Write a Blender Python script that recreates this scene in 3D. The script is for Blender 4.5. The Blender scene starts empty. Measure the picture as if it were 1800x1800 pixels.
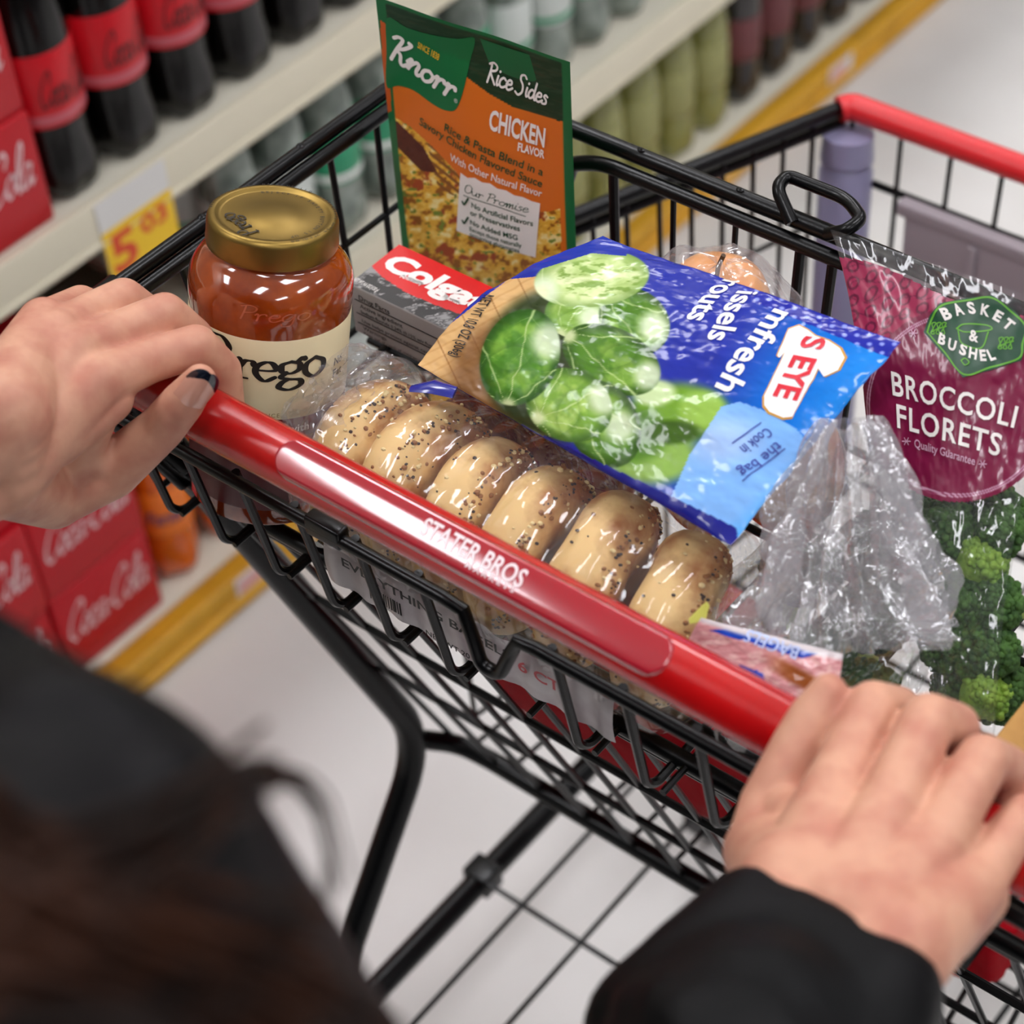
import bpy, math, random
import numpy as np
from mathutils import Vector, Matrix

random.seed(7)
rng = np.random.default_rng(7)
SC = bpy.context.scene
COL = SC.collection
R = math.radians

# ------------------------------------------------------------------ camera
FPX = 3750.0
PITCH, ROLL, YAW = R(44.746), R(-5.07), R(-42.329)
_f = np.array([math.sin(YAW) * math.cos(PITCH), math.cos(YAW) * math.cos(PITCH), -math.sin(PITCH)])
_r = np.array([math.cos(YAW), -math.sin(YAW), 0.0])
_u = np.cross(_r, _f)
CR = math.cos(ROLL) * _r + math.sin(ROLL) * _u
CU = -math.sin(ROLL) * _r + math.cos(ROLL) * _u
CF = _f


def ray(x, y):
    return CF + (x - 900) / FPX * CR - (y - 900) / FPX * CU


CAM = np.array([0, 0, 1.02]) - ray(880, 990) * 1.10


def at(x, y, axis=None, val=None, depth=None):
    """measure: the place in the store seen at a spot of the photograph, on a plane or at a distance"""
    d = ray(x, y)
    t = depth if depth is not None else (val - CAM['XYZ'.index(axis)]) / d['XYZ'.index(axis)]
    return CAM + d * t


def proj(P):
    v = np.asarray(P, float) - CAM
    z = v @ CF
    return np.stack([900 + FPX * (v @ CR) / z, 900 - FPX * (v @ CU) / z], -1)


cd = bpy.data.cameras.new('camera')
cd.sensor_width = 36
cd.sensor_fit = 'HORIZONTAL'
cd.lens = FPX / 1800 * 36
cd.clip_start = 0.02
cd.dof.use_dof = True
cd.dof.focus_distance = 1.25
cd.dof.aperture_fstop = 5.8
cam = bpy.data.objects.new('camera', cd)
COL.objects.link(cam)
cam.matrix_world = Matrix(((CR[0], CU[0], -CF[0], CAM[0]), (CR[1], CU[1], -CF[1], CAM[1]),
                           (CR[2], CU[2], -CF[2], CAM[2]), (0, 0, 0, 1)))
SC.camera = cam

# ------------------------------------------------------------------ world, exposure
w = bpy.data.worlds.new('store_ambience')
SC.world = w
w.use_nodes = True
w.node_tree.nodes['Background'].inputs[0].default_value = (0.93, 0.95, 1.0, 1)
w.node_tree.nodes['Background'].inputs[1].default_value = 0.10
SC.view_settings.view_transform = 'Standard'
SC.view_settings.look = 'None'
SC.view_settings.exposure = 0.25
SC.view_settings.gamma = 1.0
SC.view_settings.use_curve_mapping = False
SC.cycles.transparent_max_bounces = 24
SC.cycles.max_bounces = 10
LAMP_STRENGTH = 15.0


# ------------------------------------------------------------------ materials
def lin(c):
    if isinstance(c, str):
        c = c.lstrip('#')
        c = [int(c[i:i + 2], 16) / 255 for i in (0, 2, 4)]
    return tuple((x / 12.92 if x <= 0.04045 else ((x + 0.055) / 1.055) ** 2.4) for x in c)


_M = {}


def mat(name, col='#808080', rough=0.5, metal=0.0, coat=0.0, spec=0.5, bump=None, var=None, col2=None,
        attr=False, sss=0.0, emit=0.0, trans=0.0, sheen=0.0, bump2=None):
    """one principled material; bump=(scale,strength,distance), var=(scale,detail,low,high) mixes col to col2"""
    if name in _M:
        return _M[name]
    m = bpy.data.materials.new(name)
    m.use_nodes = True
    nt = m.node_tree
    b = nt.nodes['Principled BSDF']
    I = b.inputs
    I['Base Color'].default_value = (*lin(col), 1)
    I['Roughness'].default_value = rough
    I['Metallic'].default_value = metal
    I['Coat Weight'].default_value = coat
    I['Coat Roughness'].default_value = 0.08
    I['Specular IOR Level'].default_value = spec
    I['Transmission Weight'].default_value = trans
    if sheen:
        I['Sheen Weight'].default_value = sheen
    if sss:
        I['Subsurface Weight'].default_value = sss
        I['Subsurface Radius'].default_value = (0.9, 0.35, 0.2)
        I['Subsurface Scale'].default_value = 0.006
    if emit:
        I['Emission Color'].default_value = (*lin(col), 1)
        I['Emission Strength'].default_value = emit
    tc = nt.nodes.new('ShaderNodeTexCoord')
    if attr:
        a = nt.nodes.new('ShaderNodeAttribute')
        a.attribute_name = 'Col'
        nt.links.new(a.outputs['Color'], I['Base Color'])
    if var:
        n = nt.nodes.new('ShaderNodeTexNoise')
        n.inputs['Scale'].default_value = var[0]
        n.inputs['Detail'].default_value = var[1]
        nt.links.new(tc.outputs['Object'], n.inputs['Vector'])
        mr = nt.nodes.new('ShaderNodeMapRange')
        mr.inputs['From Min'].default_value = var[2]
        mr.inputs['From Max'].default_value = var[3]
        nt.links.new(n.outputs['Fac'], mr.inputs['Value'])
        mx = nt.nodes.new('ShaderNodeMix')
        mx.data_type = 'RGBA'
        mx.inputs[6].default_value = (*lin(col), 1)
        mx.inputs[7].default_value = (*lin(col2), 1)
        nt.links.new(mr.outputs[0], mx.inputs[0])
        nt.links.new(mx.outputs[2], I['Base Color'])
    prev = None
    for bb in (bump, bump2):
        if bb:
            n = nt.nodes.new('ShaderNodeTexNoise')
            n.inputs['Scale'].default_value = bb[0]
            n.inputs['Detail'].default_value = 4
            nt.links.new(tc.outputs['Object'], n.inputs['Vector'])
            bp = nt.nodes.new('ShaderNodeBump')
            bp.inputs['Strength'].default_value = bb[1]
            bp.inputs['Distance'].default_value = bb[2]
            nt.links.new(n.outputs['Fac'], bp.inputs['Height'])
            if prev:
                nt.links.new(prev.outputs[0], bp.inputs['Normal'])
            prev = bp
    if prev:
        nt.links.new(prev.outputs[0], I['Normal'])
        if coat:
            nt.links.new(prev.outputs[0], I['Coat Normal'])
    _M[name] = m
    return m


def film(name, tint='#ffffff', haze=0.06, rough=0.08, bump=(60, 0.5, 0.004), hazecol='#e8e8f0', gloss=1.0):
    """clear plastic film: see-through, a little milky, glossy by angle"""
    if name in _M:
        return _M[name]
    m = bpy.data.materials.new(name)
    m.use_nodes = True
    nt = m.node_tree
    nt.nodes.clear()
    N = nt.nodes.new
    out = N('ShaderNodeOutputMaterial')
    tr = N('ShaderNodeBsdfTransparent')
    tr.inputs[0].default_value = (*lin(tint), 1)
    di = N('ShaderNodeBsdfDiffuse')
    di.inputs[0].default_value = (*lin(hazecol), 1)
    gl = N('ShaderNodeBsdfGlossy')
    gl.inputs['Roughness'].default_value = rough
    tc = N('ShaderNodeTexCoord')
    no = N('ShaderNodeTexNoise')
    no.inputs['Scale'].default_value = bump[0]
    no.inputs['Detail'].default_value = 3
    no.inputs['Distortion'].default_value = 0.6
    nt.links.new(tc.outputs['Object'], no.inputs['Vector'])
    bp = N('ShaderNodeBump')
    bp.inputs['Strength'].default_value = bump[1]
    bp.inputs['Distance'].default_value = bump[2]
    nt.links.new(no.outputs['Fac'], bp.inputs['Height'])
    nt.links.new(bp.outputs[0], gl.inputs['Normal'])
    m1 = N('ShaderNodeMixShader')
    m1.inputs[0].default_value = haze
    nt.links.new(tr.outputs[0], m1.inputs[1])
    nt.links.new(di.outputs[0], m1.inputs[2])
    fr = N('ShaderNodeFresnel')
    fr.inputs['IOR'].default_value = 1.45
    nt.links.new(bp.outputs[0], fr.inputs['Normal'])
    ml = N('ShaderNodeMath')
    ml.operation = 'MULTIPLY'
    ml.use_clamp = True
    ml.inputs[1].default_value = 1.5 * gloss
    mn = N('ShaderNodeMath')
    mn.operation = 'MINIMUM'
    mn.inputs[1].default_value = 0.16
    nt.links.new(fr.outputs[0], mn.inputs[0])
    nt.links.new(mn.outputs[0], ml.inputs[0])
    m2 = N('ShaderNodeMixShader')
    nt.links.new(ml.outputs[0], m2.inputs[0])
    nt.links.new(m1.outputs[0], m2.inputs[1])
    nt.links.new(gl.outputs[0], m2.inputs[2])
    nt.links.new(m2.outputs[0], out.inputs[0])
    _M[name] = m
    return m


# ------------------------------------------------------------------ objects
def thing(name, label, cat, loc=(0, 0, 0), group=None):
    o = bpy.data.objects.new(name, None)
    o.empty_display_size = 0.05
    COL.objects.link(o)
    o.location = loc
    return tag(o, label, cat, group)


def tag(o, label=None, cat=None, group=None, kind=None):
    if label:
        o['label'] = label
    if cat:
        o['category'] = cat
    if group:
        o['group'] = group
    if kind:
        o['kind'] = kind
    return o


def copy_tree(o, loc=None, label=None, rotz=None):
    c = o.copy()
    COL.objects.link(c)
    if loc is not None:
        c.location = loc
    if rotz is not None:
        c.rotation_euler = (0, 0, rotz)
    if label:
        c['label'] = label
    for ch in o.children:
        k = ch.copy()
        COL.objects.link(k)
        k.parent = c
        for g in ch.children:
            q = g.copy()
            COL.objects.link(q)
            q.parent = k
    return c


def wloc(o):
    v = np.zeros(3)
    while o is not None:
        v = v + np.array(o.location)
        o = o.parent
    return v


class MB:
    def __init__(s):
        s.v, s.f, s.m = [], [], []

    def add(s, vs, fs, m=0):
        k = len(s.v)
        s.v.extend([tuple(float(c) for c in p) for p in vs])
        s.f.extend([tuple(i + k for i in f) for f in fs])
        s.m.extend([m] * len(fs))
        return s

    def box(s, lo, hi, m=0, bev=0.0):
        (x0, y0, z0), (x1, y1, z1) = lo, hi
        if bev <= 0:
            vs = [(x, y, z) for x in (x0, x1) for y in (y0, y1) for z in (z0, z1)]
            return s.add(vs, [(0, 1, 3, 2), (4, 6, 7, 5), (0, 4, 5, 1), (2, 3, 7, 6), (0, 2, 6, 4), (1, 5, 7, 3)], m)
        c = [((x0 + x1) / 2, (y0 + y1) / 2, (z0 + z1) / 2)]
        P, Fs = rbox(abs(x1 - x0), abs(y1 - y0), abs(z1 - z0), bev)
        return s.add([(p[0] + c[0][0], p[1] + c[0][1], p[2] + c[0][2]) for p in P], Fs, m)

    def tube(s, pts, r, seg=10, closed=False, m=0, caps=True, flat=1.0):
        pts = [np.array(p, float) for p in pts]
        n = len(pts)
        rr = r if hasattr(r, '__len__') else [r] * n
        T = []
        for i in range(n):
            a = pts[(i - 1) % n] if (closed or i > 0) else pts[i]
            b = pts[(i + 1) % n] if (closed or i < n - 1) else pts[i]
            d = b - a
            T.append(d / (np.linalg.norm(d) + 1e-12))
        ref = np.array([0, 0, 1.0]) if abs(T[0][2]) < 0.9 else np.array([1.0, 0, 0])
        U = np.cross(T[0], ref)
        U /= np.linalg.norm(U)
        vs, fs = [], []
        for i in range(n):
            U = U - T[i] * (U @ T[i])
            U /= np.linalg.norm(U) + 1e-12
            W = np.cross(T[i], U)
            for k in range(seg):
                a = 2 * math.pi * k / seg
                vs.append(pts[i] + rr[i] * (math.cos(a) * U + flat * math.sin(a) * W))
        for i in range(n if closed else n - 1):
            j = (i + 1) % n
            for k in range(seg):
                k2 = (k + 1) % seg
                fs.append((i * seg + k, i * seg + k2, j * seg + k2, j * seg + k))
        if caps and not closed:
            fs.append(tuple(range(seg))[::-1])
            fs.append(tuple((n - 1) * seg + k for k in range(seg)))
        return s.add(vs, fs, m)

    def lathe(s, prof, seg=32, c=(0, 0, 0), m=0, mod=None, cap=True):
        vs, fs = [], []
        n = len(prof)
        for i, (r, z) in enumerate(prof):
            for k in range(seg):
                a = 2 * math.pi * k / seg
                q = r * (mod(a, r, z) if mod else 1)
                vs.append((c[0] + q * math.cos(a), c[1] + q * math.sin(a), c[2] + z))
        for i in range(n - 1):
            for k in range(seg):
                k2 = (k + 1) % seg
                fs.append((i * seg + k, i * seg + k2, (i + 1) * seg + k2, (i + 1) * seg + k))
        if cap:
            fs.append(tuple(range(seg))[::-1])
            fs.append(tuple((n - 1) * seg + k for k in range(seg)))
        return s.add(vs, fs, m)

    def ell(s, c, rad, seg=10, rings=6, m=0, Mx=None):
        vs, fs = [], []
        for i in range(rings + 1):
            t = math.pi * i / rings
            for k in range(seg):
                a = 2 * math.pi * k / seg
                p = np.array([rad[0] * math.sin(t) * math.cos(a), rad[1] * math.sin(t) * math.sin(a), rad[2] * math.cos(t)])
                if Mx is not None:
                    p = Mx @ p
                vs.append(p + np.array(c))
        for i in range(rings):
            for k in range(seg):
                k2 = (k + 1) % seg
                fs.append((i * seg + k, (i + 1) * seg + k, (i + 1) * seg + k2, i * seg + k2))
        return s.add(vs, fs, m)

    def build(s, name, mats, parent=None, smooth=40, local=False, weld=False):
        me = bpy.data.meshes.new(name)
        off = np.zeros(3) if (local or parent is None) else wloc(parent)
        V = [(a - off[0], b - off[1], c - off[2]) for a, b, c in s.v]
        me.from_pydata(V, [], s.f)
        mats = mats if isinstance(mats, (list, tuple)) else [mats]
        for q in mats:
            me.materials.append(q)
        if len(mats) > 1:
            me.polygons.foreach_set('material_index', s.m)
        me.validate(clean_customdata=False)
        me.update()
        if smooth:
            me.polygons.foreach_set('use_smooth', [True] * len(me.polygons))
            me.set_sharp_from_angle(angle=R(smooth))
        o = bpy.data.objects.new(name, me)
        COL.objects.link(o)
        if parent is not None:
            o.parent = parent
        return o


def rbox(w, d, h, b, n=3):
    """rounded box about the origin"""
    vs, fs = [], []
    hx, hy, hz = w / 2 - b, d / 2 - b, h / 2 - b
    ring = []
    for sx, sy, a0 in ((1, 1, 0), (-1, 1, 90), (-1, -1, 180), (1, -1, 270)):
        for k in range(n + 1):
            a = R(a0 + 90 * k / n)
            ring.append((sx * hx, sy * hy, math.cos(a), math.sin(a)))
    m = len(ring)
    lev = [(-1, R(-90 + 90 * k / n)) for k in range(n + 1)] + [(1, R(90 * k / n)) for k in range(n + 1)]
    for sz, t in lev:
        for cx, cy, ca, sa in ring:
            vs.append((cx + b * math.cos(t) * ca, cy + b * math.cos(t) * sa, sz * hz + b * math.sin(t)))
    for i in range(len(lev) - 1):
        for k in range(m):
            k2 = (k + 1) % m
            fs.append((i * m + k, i * m + k2, (i + 1) * m + k2, (i + 1) * m + k))
    fs.append(tuple(range(m))[::-1])
    fs.append(tuple((len(lev) - 1) * m + k for k in range(m)))
    return vs, fs


def fillet(pts, r, n=5, closed=False):
    pts = [np.array(p, float) for p in pts]
    out = []
    N = len(pts)
    for i, p in enumerate(pts):
        if not closed and i in (0, N - 1):
            out.append(p)
            continue
        a, b = pts[(i - 1) % N], pts[(i + 1) % N]
        da, db = a - p, b - p
        la, lb = np.linalg.norm(da), np.linalg.norm(db)
        q = min(r, la * 0.45, lb * 0.45)
        A, B = p + da / la * q, p + db / lb * q
        for k in range(n + 1):
            t = k / n
            out.append((1 - t) ** 2 * A + 2 * t * (1 - t) * p + t * t * B)
    return out


def catmull(P, n=6, closed=False):
    P = [np.array(p, float) for p in P]
    N = len(P)
    out = []
    for i in range(N if closed else N - 1):
        if closed:
            p0, p1, p2, p3 = P[i - 1], P[i], P[(i + 1) % N], P[(i + 2) % N]
        else:
            p1, p2 = P[i], P[i + 1]
            p0 = P[i - 1] if i > 0 else 2 * p1 - p2
            p3 = P[i + 2] if i + 2 < N else 2 * p2 - p1
        for k in range(n):
            t = k / n
            out.append(0.5 * (2 * p1 + (p2 - p0) * t + (2 * p0 - 5 * p1 + 4 * p2 - p3) * t * t + (3 * p1 - p0 - 3 * p2 + p3) * t ** 3))
    if not closed:
        out.append(P[-1])
    return out


def sstep(x, a, b):
    t = np.clip((x - a) / (b - a + 1e-12), 0, 1)
    return t * t * (3 - 2 * t)


# value noise on arrays (prints, creases)
_NT = rng.random((64, 64))


def vnoise(x, y, s=0):
    x = np.asarray(x, float) + 17.3 * s
    y = np.asarray(y, float) + 5.7 * s
    xi, yi = np.floor(x).astype(int), np.floor(y).astype(int)
    fx, fy = x - xi, y - yi
    fx, fy = fx * fx * (3 - 2 * fx), fy * fy * (3 - 2 * fy)
    g = lambda a, b: _NT[a % 64, b % 64]
    return (g(xi, yi) * (1 - fx) * (1 - fy) + g(xi + 1, yi) * fx * (1 - fy) + g(xi, yi + 1) * (1 - fx) * fy + g(xi + 1, yi + 1) * fx * fy)


def fbm(x, y, s=0, o=4):
    v = 0
    a = 0.5
    for k in range(o):
        v = v + a * vnoise(x * 2 ** k, y * 2 ** k, s + k)
        a *= 0.5
    return v / (1 - 0.5 ** o)


# ------------------------------------------------------------------ flat lettering (lists of 2-D points and faces)
def font_flat(text, bold=0.0, sx=1.0, shear=0.0, space=1.0):
    cu = bpy.data.curves.new('lettering', 'FONT')
    cu.body = text
    cu.size = 1
    cu.resolution_u = 3
    cu.offset = bold
    cu.shear = shear
    cu.space_character = space
    o = bpy.data.objects.new('lettering', cu)
    me = bpy.data.meshes.new_from_object(o)
    V = [(v.co.x * sx, v.co.y) for v in me.vertices]
    Fs = [tuple(p.vertices) for p in me.polygons]
    bpy.data.objects.remove(o)
    bpy.data.curves.remove(cu)
    bpy.data.meshes.remove(me)
    return V, Fs


def stroke_flat(strokes, wid=0.1, pen=None, n=7, taper=0.0):
    """strokes: polylines through which a pen runs; pen=(thin, angle) gives thick and thin"""
    V, Fs = [], []
    for st in strokes:
        P = catmull([(*p, 0) for p in st], n) if len(st) > 2 else [np.array((*p, 0.0)) for p in st]
        P = np.array(P)[:, :2]
        D = np.gradient(P, axis=0)
        D /= np.linalg.norm(D, axis=1)[:, None] + 1e-12
        Nn = np.stack([-D[:, 1], D[:, 0]], 1)
        ww = np.full(len(P), wid)
        if pen:
            ww = wid * (pen[0] + (1 - pen[0]) * np.abs(np.sin(np.arctan2(D[:, 1], D[:, 0]) - pen[1])))
        if taper:
            t = np.linspace(0, 1, len(P))
            ww = ww * (1 - taper * (1 - np.minimum(1, np.minimum(t, 1 - t) * 5)))
        k = len(V)
        for i in range(len(P)):
            V.append(tuple(P[i] + Nn[i] * ww[i] / 2))
            V.append(tuple(P[i] - Nn[i] * ww[i] / 2))
        for i in range(len(P) - 1):
            Fs.append((k + 2 * i, k + 2 * i + 1, k + 2 * i + 3, k + 2 * i + 2))
        for e, sg in ((0, -1), (len(P) - 1, 1)):
            kk = len(V)
            for j in range(7):
                a = -math.pi / 2 + math.pi * j / 6
                V.append(tuple(P[e] + ww[e] / 2 * (math.cos(a) * D[e] * sg + math.sin(a) * Nn[e] * sg)))
            Fs.append(tuple(range(kk, kk + 7)))
    return V, Fs


GLYPH = {  # a round hand, x-height 1, one list of strokes and an advance
    'o': ([[(.45, .95), (.1, .75), (.05, .3), (.35, .02), (.7, .25), (.75, .7), (.45, .97), (.7, .8), (1.0, .85)]], .88),
    'a': ([[(.75, .85), (.4, .97), (.08, .6), (.15, .1), (.5, .1), (.78, .6), (.82, .95), (.78, .4), (.9, .05), (1.15, .25)]], 1.05),
    'c': ([[(.75, .8), (.45, .97), (.1, .65), (.1, .2), (.4, .0), (.8, .2), (1.0, .4)]], .85),
    'l': ([[(.0, .25), (.35, .8), (.62, 1.7), (.4, 2.0), (.22, 1.5), (.2, .5), (.35, .02), (.7, .25)]], .6),
    'C': ([[(1.35, 1.35), (1.5, 1.75), (1.15, 2.0), (.6, 1.7), (.15, 1.0), (.15, .35), (.6, .0), (1.1, .2), (1.5, .6)]], 1.45),
    '-': ([[(.1, .5), (.5, .55)]], .6),
    'n': ([[(0, .6), (.2, .97), (.28, .6), (.2, .02), (.3, .5), (.6, .95), (.82, .8), (.8, .3), (.95, .03), (1.25, .3)]], 1.15),
    'r': ([[(.02, .78), (.14, 1.0), (.22, .6), (.18, .02)], [(.2, .55), (.36, .9), (.62, .98), (.70, .80)]], .84),
    'g': ([[(.7, .85), (.4, .97), (.08, .6), (.15, .1), (.5, .1), (.74, .6), (.78, .95), (.76, .1), (.6, -.55), (.15, -.6), (.05, -.3)]], .95),
    'K': ([[(-.1, 1.75), (.15, 2.0), (.5, 1.9), (.38, 1.0), (.3, .0)], [(.95, 2.0), (1.15, 1.9), (.8, 1.35), (.38, 1.0), (.75, .75), (.95, .2), (1.2, .05), (1.5, .45)]], 1.35),
    'R': ([[(.3, 2.0), (.25, 1.0), (.15, .0)], [(.0, 1.85), (.5, 2.1), (.95, 1.8), (.85, 1.35), (.3, 1.1), (.6, .6), (1.05, .0)]], 1.1),
    '0': ([[(.45, .97), (.12, .75), (.08, .3), (.4, .0), (.75, .25), (.80, .7), (.45, .97)]], .95),
    'i': ([[(.2, .95), (.16, .4), (.25, .03), (.4, .15)], [(.3, 1.4), (.32, 1.45)]], .45),
    'e': ([[(.05, .5), (.6, .6), (.6, .92), (.3, .95), (.08, .55), (.15, .1), (.45, .0), (.85, .3)]], .8),
    'S': ([[(1.0, 1.8), (.75, 2.1), (.35, 1.95), (.3, 1.5), (.7, 1.0), (.75, .3), (.35, -.1), (-.05, .1)]], 1.1),
    'd': ([[(.65, .85), (.35, .95), (.05, .5), (.2, .05), (.55, .2), (.72, .8), (.8, 1.9), (.72, .6), (.85, .02), (1.0, .15)]], .95),
    's': ([[(.6, .85), (.35, .98), (.2, .75), (.5, .45), (.5, .1), (.15, .0), (-.02, .12)]], .7),
    'P': ([[(.3, 1.9), (.25, 1.0), (.15, .0)], [(.0, 1.75), (.5, 2.0), (.95, 1.75), (.85, 1.2), (.3, .95)]], .95),
    'm': ([[(0, .6), (.18, .95), (.2, .02), (.3, .6), (.55, .95), (.6, .02), (.7, .6), (.95, .95), (1.0, .05), (1.25, .25)]], 1.2),
    'u': ([[(.0, .9), (.1, .3), (.35, .02), (.65, .4), (.75, .95), (.7, .2), (.95, .1)]], .95),
    'O': ([[(.6, 2.0), (.15, 1.6), (.1, .5), (.5, .0), (1.0, .5), (1.0, 1.5), (.6, 2.0)]], 1.15),
    ' ': ([], .5),
}


def script_flat(text, wid=.22, slant=.25, pen=None, gap=0.0):
    st, x = [], 0
    for ch in text:
        g, adv = GLYPH[ch]
        for s in g:
            st.append([(x + px + slant * py, py) for px, py in s])
        x += adv + gap
    return stroke_flat(st, wid, pen)


def dice(V, Fs, L):
    """split long edges so that lettering can follow a curved surface"""
    import bmesh
    bm = bmesh.new()
    vs = [bm.verts.new((p[0], p[1], 0)) for p in V]
    for f in Fs:
        try:
            bm.faces.new([vs[i] for i in f])
        except ValueError:
            pass
    for _ in range(4):
        bmesh.ops.triangulate(bm, faces=bm.faces[:])
        e = [e for e in bm.edges if e.calc_length() > L]
        if not e:
            break
        bmesh.ops.subdivide_edges(bm, edges=e, cuts=1)
    bmesh.ops.triangulate(bm, faces=bm.faces[:])
    bm.verts.index_update()
    V2 = [(v.co.x, v.co.y) for v in bm.verts]
    F2 = [tuple(v.index for v in f.verts) for f in bm.faces]
    bm.free()
    return V2, F2


def bounds(V):
    a = np.array(V)
    return a.min(0), a.max(0)


class Quad:
    bow = 0.0

    """a bulging four-cornered face: corners given counter-clockwise from bottom left; prints are laid out on
    the photograph's own measure of the flat face"""

    def __init__(s, bl, br, tr, tl, bulge=None):
        s.c = [np.array(p, float) for p in (bl, br, tr, tl)]
        s.W = (np.linalg.norm(s.c[1] - s.c[0]) + np.linalg.norm(s.c[2] - s.c[3])) / 2
        s.H = (np.linalg.norm(s.c[3] - s.c[0]) + np.linalg.norm(s.c[2] - s.c[1])) / 2
        n = np.cross(s.c[2] - s.c[0], s.c[3] - s.c[1])
        s.n = n / np.linalg.norm(n)
        s.bulge = bulge or (lambda u, v: 0 * u)

    def px(s, u, v):
        q = proj(s.S(u, v))
        return q[..., 0], q[..., 1]

    def uv(s, x, y):
        p = np.array([.5, .5])
        t = np.array([x, y], float)
        for _ in range(14):
            f0 = proj(s.S(p[0], p[1]))
            e = 1e-3
            J = np.stack([(proj(s.S(p[0] + e, p[1])) - f0) / e, (proj(s.S(p[0], p[1] + e)) - f0) / e], 1)
            p = p + np.clip(np.linalg.solve(J, t - f0), -.3, .3)
        return p

    def S(s, u, v, off=0.0):
        u = np.asarray(u, float)[..., None]
        v = np.asarray(v, float)[..., None]
        a, b, c, d = s.c
        P = a * (1 - u) * (1 - v) + b * u * (1 - v) + c * u * v + d * (1 - u) * v
        if s.bow:
            P = P + (a - b) / np.linalg.norm(a - b) * s.bow * 4 * v * (1 - v) * (1 - u) ** 2
        return P + s.n * (s.bulge(u[..., 0], v[..., 0])[..., None] + off)

    def lay(s, mb, flat, p0, p1, h=None, m=0, off=0.0006, L=0.004, fit=True):
        """lay flat lettering along the photograph line p0-p1; h = its height in metres (None keeps proportion)"""
        V, Fs = flat
        lo, hi = bounds(V)
        a = s.uv(*p0) * (s.W, s.H)
        b = s.uv(*p1) * (s.W, s.H)
        d = b - a
        Lw = np.linalg.norm(d)
        ex = d / Lw
        ey = np.array([-ex[1], ex[0]])
        k = Lw / (hi[0] - lo[0])
        ky = k if h is None else h / (hi[1] - max(lo[1], 0) if h > 0 else 1)
        Q = [a + ex * (x - lo[0]) * k + ey * y * ky for x, y in V]
        Q, Fs = dice(Q, Fs, L)
        Q = np.array(Q)
        P = s.S(Q[:, 0] / s.W, Q[:, 1] / s.H, off)
        mb.add(P, Fs, m)
        return mb

    def poly(s, mb, pts, m=0, off=0.0004, L=0.005):
        """a flat printed shape given by its outline on the photograph"""
        Q = [tuple(s.uv(*p) * (s.W, s.H)) for p in pts]
        Q, Fs = dice(Q, [tuple(range(len(Q)))], L)
        Q = np.array(Q)
        mb.add(s.S(Q[:, 0] / s.W, Q[:, 1] / s.H, off), Fs, m)
        return mb

    def line(s, mb, pts, wid, m=0, off=0.0006):
        Q = [tuple(s.uv(*p) * (s.W, s.H)) for p in pts]
        V, Fs = stroke_flat([Q], wid)
        V = np.array(V)
        mb.add(s.S(V[:, 0] / s.W, V[:, 1] / s.H, off), Fs, m)
        return mb


def grid_obj(name, P, col, material, parent=None, back=None, smooth=True):
    """a dense sheet of points (rows, columns, 3) with its printed colours (sRGB 0..1)"""
    r, c = P.shape[:2]
    V = P.reshape(-1, 3)
    i = np.arange(r * c).reshape(r, c)
    Fq = np.stack([i[:-1, :-1], i[:-1, 1:], i[1:, 1:], i[1:, :-1]], -1).reshape(-1, 4)
    if back is not None:
        n0 = len(V)
        V = np.concatenate([V, back.reshape(-1, 3)])
        Fq = np.concatenate([Fq, Fq[:, ::-1] + n0])
        edge = np.concatenate([i[0, :], i[1:, -1], i[-1, -2::-1], i[-2:0:-1, 0]])
        e2 = np.roll(edge, -1)
        Fq = np.concatenate([Fq, np.stack([edge, edge + n0, e2 + n0, e2], -1)])
    if parent is not None:
        V = V - wloc(parent)
    me = bpy.data.meshes.new(name)
    me.from_pydata(V.tolist(), [], Fq.tolist())
    me.materials.append(material)
    if col is not None:
        C = np.concatenate([col.reshape(-1, 3)] * (2 if back is not None else 1))
        C = np.where(C <= 0.04045, C / 12.92, ((np.clip(C, 0, 1) + 0.055) / 1.055) ** 2.4)
        at_ = me.color_attributes.new('Col', 'FLOAT_COLOR', 'POINT')
        at_.data.foreach_set('color', np.concatenate([C, np.ones((len(C), 1))], 1).astype(np.float32).ravel())
    me.update()
    if smooth:
        me.polygons.foreach_set('use_smooth', [True] * len(me.polygons))
        me.set_sharp_from_angle(angle=R(60))
    o = bpy.data.objects.new(name, me)
    COL.objects.link(o)
    if parent is not None:
        o.parent = parent
    return o


def rgb(h):
    h = h.lstrip('#')
    return np.array([int(h[i:i + 2], 16) / 255 for i in (0, 2, 4)])


def mixc(c, m, col):
    """paint colour col over c where mask m"""
    col = rgb(col) if isinstance(col, str) else col
    return c * (1 - m[..., None]) + col * m[..., None]


def in_poly(x, y, pts):
    ins = np.zeros(x.shape, bool)
    n = len(pts)
    for i in range(n):
        x0, y0 = pts[i]
        x1, y1 = pts[(i + 1) % n]
        c = ((y0 > y) != (y1 > y)) & (x < (x1 - x0) * (y - y0) / (y1 - y0 + 1e-9) + x0)
        ins ^= c
    return ins.astype(float)


def d_line(x, y, pts):
    d = np.full(x.shape, 1e9)
    for (x0, y0), (x1, y1) in zip(pts[:-1], pts[1:]):
        dx, dy = x1 - x0, y1 - y0
        t = np.clip(((x - x0) * dx + (y - y0) * dy) / (dx * dx + dy * dy + 1e-9), 0, 1)
        d = np.minimum(d, np.hypot(x - x0 - t * dx, y - y0 - t * dy))
    return d
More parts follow.
